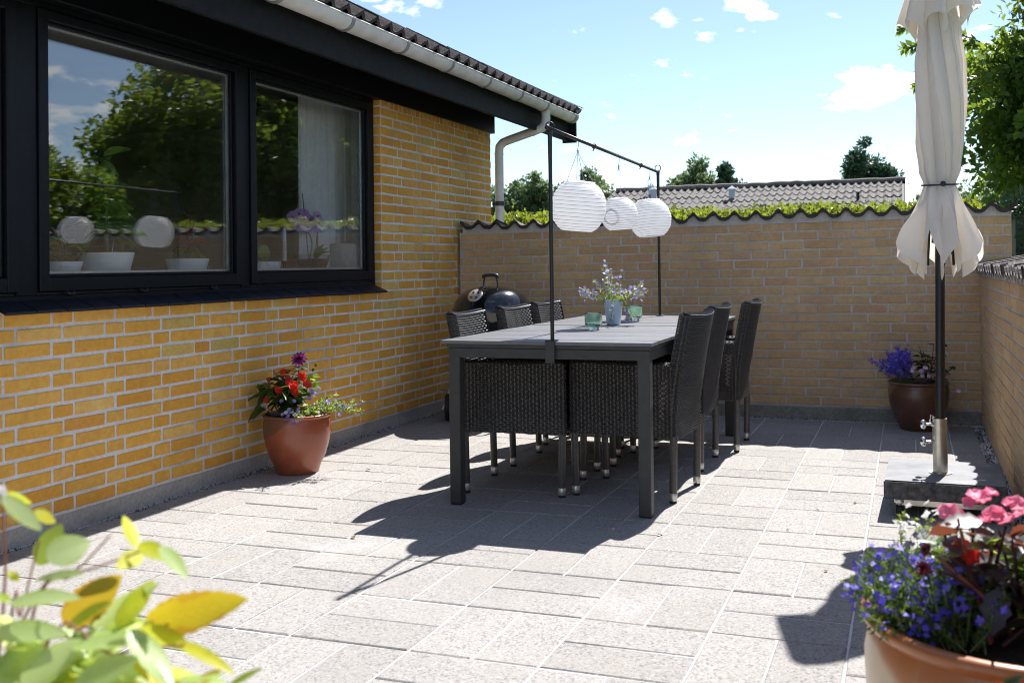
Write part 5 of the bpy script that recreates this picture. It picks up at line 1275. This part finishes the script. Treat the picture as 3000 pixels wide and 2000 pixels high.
for y, z in ((-.235, .345), (-.21, .285), (-.17, .365), (-.155, .30), (-.13, .335), (-.10, .28), (-.09, .37), (-.05, .33), (-.02, .285), (.0, .355), (.03, .315), (.055, .34)):
    f_ = put('flower', FO, o, M=face(Vector((.02 + rv(.02).x, y, z)), Vector((.9, -.45, .1)) + rv(.3), random.uniform(.85, 1.1))); MB().lathe([(0, .004), (.008, .008), (.005, .016), (0, .018)], 10).build('lip', M_PETD, f_)
o = empty('lace_vase', (-.22, 2.268, ZB), label='white cylinder vase with a pale branch pattern by the curtain', cat='vase')
MB().lathe([(0, 0), (.092, 0), (.095, .004), (.095, .182), (.093, .186), (.088, .186), (.088, .02), (0, .02)], 48).build('cylinder', paper_mat('bone_china', (.55, .56, .55), .3), o, smooth=True, auto=40)
tw = MB()
for i in range(60):
    a = random.uniform(0, 6.28); z = random.uniform(.005, .10); P = []
    for k in range(6): P.append((.0962 * math.cos(a), .0962 * math.sin(a), z)); a += random.uniform(-.16, .16); z = min(.18, z + random.uniform(.008, .024))
    tw.tube(P, .0012, 4, caps=False)
tw.build('branch_relief', M_WHITEPOT, o)
cu = empty('curtain', (-.30, 2.2, 1.0), label='pale pleated curtain hanging at the right side of the window', cat='curtain')
def curt(u, v):
    z = 2.33 - 1.9 * v; y = 1.86 + (.66 + .08 * v) * u - .04 * v * (1 - u); w = u * 2 * math.pi * 9 + .6 * math.sin(u * 20)
    return Vector((.024 * math.sin(w) * (.55 + .45 * v) + .012 * math.sin(w * .43 + 2 * v), y - 2.2, z - 1.0))
MB().grid(curt, 150, 16).build('fabric', M_CURTAIN, cu, smooth=True)
bc = empty('curtain_shade_strip', (-.46, 2.58, 1.0), label='narrow brown strip standing in for the shade between the pale curtain and the wall', cat='curtain')
MB().grid(lambda u, v: Vector((.012 * math.sin(u * 19), -.045 + .09 * u, 1.33 - 1.9 * v)), 24, 4).build('fabric', M_CANE_SHADE, bc, smooth=True)  # brown sheet in place of the shade at the pale curtain's edge

# ================================================================ NEIGHBOUR'S ROOF, HEDGES, TREES
random.seed(91); np.random.seed(91)
nb = empty('garage', (-.3, 17.0, 0), label='neighbouring garage with a weathered grey corrugated tile roof', cat='garage')
NO = Vector((-.3, 17.0, 0)); NP = R(19)
MB().box(-2.35, 3.25, 15.0, 19.2, 0, 1.85).build('wall', M_WBRICK, nb).location = -NO
NT = tile_geo(.290, 2, .40, .022, .045)
NTM = MB().add(*NT).mesh('roof_tile', M_GREYROOF)
def nroof(s, x, h=0): return Vector((x, 14.55 + s * math.cos(NP) - h * math.sin(NP), 1.83 + s * math.sin(NP) + h * math.cos(NP)))
dk = MB().add([nroof(s, x, h) for h in (-.06, -.03) for s in (0, 2.62) for x in (-2.48, 3.36)], [(0, 2, 3, 1), (4, 5, 7, 6), (0, 1, 5, 4), (2, 6, 7, 3), (0, 4, 6, 2), (1, 3, 7, 5)])
dk.add([Vector((p.x, 34.06 - p.y, p.z)) for p in [nroof(s, x, h) for h in (-.06, -.03) for s in (0, 2.62) for x in (-2.48, 3.36)]], [(0, 2, 3, 1), (4, 5, 7, 6), (0, 1, 5, 4), (2, 6, 7, 3), (0, 4, 6, 2), (1, 3, 7, 5)])
nr = dk.build('roof', M_FASCIA, nb); nr.location = -NO
for row in range(7):
    for c in range(20):
        x = 3.30 - .145 - .29 * c
        M = Matrix.Translation(nroof(row * .372, x, random.gauss(0, .003))) @ Matrix.Rotation(NP - R(2.5), 4, 'X') @ Matrix.Rotation(random.gauss(0, .006), 4, 'Z'); put('roof_tile', NTM, nr, M=M)
rg = MB(); Pn = []
for i in range(40): x = -2.48 + 5.88 * i / 39; Pn.append(nroof(2.60, x) + Vector((0, 0, .012 + random.gauss(0, .006))))
rg.tube(Pn, .065, 8, flat=.8).build('ridge', M_ROUGHTILE, nr)
MB().box(3.345, 3.385, 14.5, 14.53, 1.6, 1.8).add([nroof(s, x, h) for h in (-.12, .05) for s in (-.02, 2.66) for x in (3.362, 3.40)], [(0, 2, 3, 1), (4, 5, 7, 6), (0, 1, 5, 4), (2, 6, 7, 3), (0, 4, 6, 2), (1, 3, 7, 5)]).build('verge_trim', M_WHITEPOT, nr)
M_VBLUE = pmat('pale_vent', (.45, .52, .58), (.55, .6, .65), 20, .6)
for x, s in ((.12, 1.72), (-1.62, 2.2), (-1.50, 1.9)):
    p = nroof(s, x); MB().box(p.x - .055, p.x + .055, p.y - .05, p.y + .05, p.z - .02, p.z + .17).add([(p.x + a * .085, p.y + b * .08, p.z + .17) for a, b in ((-1, -1), (1, -1), (1, 1), (-1, 1))] + [(p.x, p.y, p.z + .24)], [(0, 1, 4), (1, 2, 4), (2, 3, 4), (3, 0, 4), (0, 3, 2, 1)]).build('roof_vent', M_VBLUE, nr)
p = nroof(1.35, 2.52); MB().lathe([(.03, -.03), (.03, .13), (0, .13)], 12, c=p).build('flue', M_BLACKMETAL, nr)

def leaf_cloud(n, centres, radii, L_, W_, out_bias=.55, jit_=.8):
    """leaves in clumps: centres (m,3), radii (m,)"""
    m_ = len(centres); idx = np.random.randint(0, m_, n); c = np.asarray(centres)[idx]; r = np.asarray(radii)[idx]
    d_ = np.random.randn(n, 3); d_ /= np.linalg.norm(d_, axis=1)[:, None]
    rad = np.random.rand(n) ** (1 / 2.2); p = c + d_ * (r * rad)[:, None] if np.ndim(r) == 1 else c + d_ * r * rad[:, None]
    V, rn = many_leaves(p, d_ * out_bias + np.array([0, 0, -.15]), L_, W_, jit_)
    return V, rn
def clumps(n, c, rx, ry, rz, shell=.55, seed=0):
    q = np.random.randn(n, 3); q /= np.linalg.norm(q, axis=1)[:, None]; rad = shell + (1 - shell) * np.random.rand(n) ** .6
    lump = 1 + .16 * np.sin(q[:, 0] * 5 + seed) * np.cos(q[:, 2] * 4 + seed * 2) + .10 * np.sin(q[:, 1] * 9 + seed)
    return np.array(c) + q * np.array([rx, ry, rz]) * (rad * lump)[:, None]
def tree(name, label, loc, parts_, L_, W_, mat, trunk_h, trunk_r, n, group, limbs=9, cr=.34, cat='tree', twigs=0):
    o = empty(name, loc, label=label, cat=cat, group=group)
    C_, Rr = [], []
    for (c, rx, ry, rz, k, sh_) in parts_:
        q = clumps(k, c, rx, ry, rz, sh_, random.uniform(0, 9)); C_.append(q); Rr.append(np.random.rand(k) * cr * .7 + cr * .6)
    C_ = np.concatenate(C_); Rr = np.concatenate(Rr)
    V, rn = leaf_cloud(n, C_, Rr, L_, W_)
    tag(npmesh('crown', V, 4, mat, rn, o), kind='stuff')
    tm = MB(); P = [Vector((0, 0, -.1)), Vector((random.uniform(-.1, .1), random.uniform(-.1, .1), trunk_h * .5)), Vector((0, 0, trunk_h))]
    tm.tube(smoothpath(P, 4), [trunk_r * (1.25 - .7 * i / 8) for i in range(9)], 10)
    tops = C_[np.random.choice(len(C_), min(limbs, len(C_)), replace=False)]
    for t in tops:
        t = Vector(t); b = Vector((0, 0, trunk_h * random.uniform(.5, 1))); mid = (b + t) / 2 + Vector((0, 0, .15 * (t - b).length)) + rv(.1)
        tm.tube(smoothpath([b, mid, t], 4), [trunk_r * .42 * (1.1 - .95 * i / 8) for i in range(9)], 6)
    tm.build('trunk', M_BARK, o, smooth=True); return o
# the big tree to the right of the patio, seen past the parasol and mirrored in the window
tree('broadleaf_tree', 'large leafy green tree rising behind the parasol at the right', (7.1, 11.7, -.1),
     [((-.1, .3, 3.7), 2.7, 2.7, 2.2, 230, .35), ((-1.4, .4, 3.2), 1.5, 1.7, 1.5, 90, .3), ((.3, -1.6, 3.0), 1.9, 1.5, 1.35, 80, .35), ((-.3, .6, 2.7), 2.5, 2.0, 1.0, 80, .3), ((.2, 1.2, 4.9), 2.2, 2.0, 1.4, 80, .4)],
     .125, .075, M_LTREE, 2.4, .17, 95000, 'garden trees', 26, .40)
# thin twig of it that reaches left, behind the parasol
tw_ = empty('leafy_branch', (4.3, 10.0, 3.6), label='thin leafy branch reaching left behind the parasol', cat='branch')
pts, dirs = [], []
for P in ([(0, 0, .25), (-.35, 0, .42), (-.68, 0, .52), (-.98, 0, .50)], [(0, 0, .2), (-.35, 0, .25), (-.65, 0, .28), (-.92, 0, .24)], [(0, 0, -.2), (-.35, 0, -.25), (-.62, 0, -.22), (-.78, 0, -.26)], [(-.3, 0, .25), (-.55, .0, .1), (-.72, 0, -.02)], [(.2, 0, -.5), (-.2, 0, -.62), (-.45, 0, -.70)]):
    stem(tw_, [Vector(p) for p in P], .008, M_BARK, 'twig'); Q = smoothpath(P, 6)
    for i in range(len(Q) - 1):
        for _ in range(4): pts.append(np.array(Q[i] + (Q[i + 1] - Q[i]) * random.random())); dirs.append(np.array([-.5, random.uniform(-.4, .4), random.uniform(-.9, .9)]))
V, rn = many_leaves(pts, dirs, .115, .06, .35); npmesh('leaves', V, 4, M_LTREE, rn, tw_); tag(tw_.children[-1], kind='stuff')

def hedge(name, label, x0, x1, y0, y1, h, n, L_, W_, mat, group='hedges around the garden'):
    o = empty(name, ((x0 + x1) / 2, (y0 + y1) / 2, -.1), label=label, cat='hedge', group=group)
    cx, cy = (x0 + x1) / 2, (y0 + y1) / 2
    P = np.random.rand(n, 3); top = np.random.rand(n) < .6
    P[:, 0] = x0 + (x1 - x0) * P[:, 0] - cx; P[:, 1] = y0 + (y1 - y0) * P[:, 1] - cy
    ztop = h + .012 * np.sin(P[:, 0] * 5) + .012 * np.sin(P[:, 0] * 13 + P[:, 1] * 7) + .015 * np.sin(P[:, 1] * 4.3)
    P[:, 2] = np.where(top, ztop - np.random.rand(n) ** 2 * .14 + .03 * np.random.randn(n), ztop * np.random.rand(n))
    # push the rest to the faces
    side = np.random.rand(n); lng = (x1 - x0) > (y1 - y0)
    if lng: P[:, 1] = np.where(top, P[:, 1], np.where(side < .8, y0 - cy, y1 - cy) + .05 * np.random.randn(n))
    else: P[:, 0] = np.where(top, P[:, 0], np.where(side < .8, x0 - cx, x1 - cx) + .05 * np.random.randn(n))
    D = np.random.randn(n, 3) * .6; D[:, 2] += np.where(top, .7, 0)
    V, rn = many_leaves(P + np.array([0, 0, .1]), D, L_, W_, .3)
    tag(npmesh('foliage', V, 4, mat, rn, o), kind='stuff')
    c = MB(); c.box(x0 + .10 - cx, x1 - .10 - cx, y0 + .10 - cy, y1 - .10 - cy, .1, h - .05)
    c.build('branch_core', M_LDARK, o); return o
hedge('beech_hedge', 'bright green clipped beech hedge just behind the back garden wall', -4.5, 3.95, 4.75, 5.5, 1.52, 120000, .037, .027, M_LHEDGE)
hedge('evergreen_hedge', 'dark evergreen hedge behind the right end of the back wall', 4.15, 9.5, 5.3, 6.2, 1.60, 30000, .05, .022, M_LDARK)
hedge('clipped_hedge', 'long green hedge beyond the low right wall, seen mirrored in the window', 9.2, 10.0, -6.0, 7.0, 1.75, 16000, .07, .045, M_LHEDGE)
FG_ = 'distant trees beyond the garage'
tree('birch_tree', 'pale green birch left of the near lantern, beside the downspout', (-14.9, 42, 0), [((0, 0, 3.8), 1.0, 1.1, 1.5, 46, .3), ((-.75, 0, 3.2), .8, .8, 1.1, 24, .3), ((.5, 0, 2.9), .9, .8, .9, 24, .3)], .20, .13, M_LFAR, 2.2, .1, 9500, FG_, 8, .34)
tree('birch_tree', 'pale green birch between the downspout and the near lantern post', (-13.2, 42, 0), [((-.5, 0, 3.9), .9, 1.0, 1.5, 40, .3), ((.7, 0, 3.8), .7, .7, 1.4, 30, .3), ((0, 0, 2.7), 1.3, .8, .9, 26, .3)], .20, .13, M_LFAR, 2.2, .1, 9500, FG_, 8, .34)
tree('far_tree', 'small dark green treetop just above the nearest lantern', (-10.7, 42, 0), [((0, 0, 4.0), .9, .9, 1.4, 46, .35)], .19, .12, M_LFAR, 2.2, .1, 5800, FG_, 8, .34)
tree('birch_tree', 'spreading pale green tree above the garage ridge, right of the rail', (-4.75, 36, 0), [((0, 0, 4.1), .65, .8, 1.1, 34, .3), ((-.55, 0, 3.7), .45, .6, .8, 20, .3), ((.65, 0, 3.8), .4, .5, .9, 20, .3)], .17, .11, M_LFAR, 2.4, .1, 7600, FG_, 8, .28)
tree('far_tree', 'narrow dark treetop above the garage, right of the pale tree', (-3.35, 36, 0), [((0, 0, 4.1), .26, .35, .85, 20, .3), ((.36, 0, 3.6), .28, .3, .6, 12, .3)], .16, .10, M_LCON, 2.4, .1, 4200, FG_, 6, .24)
tree('conifer', 'broad dark conifer behind the garage roof, left of the parasol', (1.75, 35, 0), [((0, 0, 4.25), .55, .7, 1.15, 30, .2), ((.62, 0, 4.15), .35, .5, 1.0, 20, .2), ((.95, 0, 3.6), .45, .5, .9, 20, .2), ((-.5, 0, 3.7), .45, .5, .9, 22, .2), ((.2, 0, 3.0), 1.25, .8, .8, 40, .2)], .19, .08, M_LCON, 3.6, .14, 13000, FG_, 14, .22)
tree('far_tree', 'low green trees in the distance right of the garage, behind the parasol', (5.2, 36, 0), [((0, 0, 2.6), 2.4, 1.0, 1.1, 60, .3)], .2, .12, M_LFAR, 1.5, .1, 5200, FG_, 6, .4)
tree('far_tree', 'distant green tree at the right, under the big tree crown', (7.8, 33, 0), [((0, 0, 2.7), 1.6, 1.0, 1.3, 46, .3)], .2, .12, M_LFAR, 1.5, .1, 4200, FG_, 6, .4)
tree('broadleaf_tree', 'dense tree far right of the patio, seen only in the window glass', (10.9, 15.6, -.1), [((0, 0, 3.0), 3.0, 3.0, 2.3, 200, .4)], .14, .08, M_LTREE, 2.2, .16, 34000, 'garden trees', 14, .5)
tree('small_tree', 'sparse young tree left of the big crown in the window reflection', (7.9, 7.3, -.1), [((0, 0, 2.2), .9, 1.0, .9, 34, .2), ((.2, -.9, 1.9), .6, .8, .6, 22, .2)], .11, .06, M_LTREE, 1.6, .06, 6500, 'garden trees', 16, .28)
# ---- fallen bits on the paving
random.seed(17)
LMF = leaf_mesh('fallen_leaf', pmat('dry_leaf', (.10, .05, .025), (.2, .12, .06), 40, .8), .03, .016, 5, .35, .2)
for x, y, lab in ((3.0, .93, 'dry curled leaf on sunny paving left of the parasol base'), (2.93, .55, 'small dry leaf on paving in front of the stone base'), (3.12, .02, 'dark seed husk on paving, nearest the big pot'), (1.23, -.07, 'tiny dark leaf on the paving left of the table shadow'), (2.42, .32, 'small dark leaf on paving near the table leg'), (3.17, 1.12, 'dry leaf fragment right beside the stone base'), (.62, 1.15, 'dark leaf crumb on paving right of the red pot')):
    o = put('fallen_leaf', LMF, None, M=Matrix.Translation((x, y, .006)) @ Euler((random.uniform(-.3, .3), random.uniform(-.2, .2), random.uniform(0, 6.28))).to_matrix().to_4x4() @ Matrix.Scale(random.uniform(.6, 1.2), 4))
    tag(o, lab, 'leaf', 'fallen leaves on the paving')
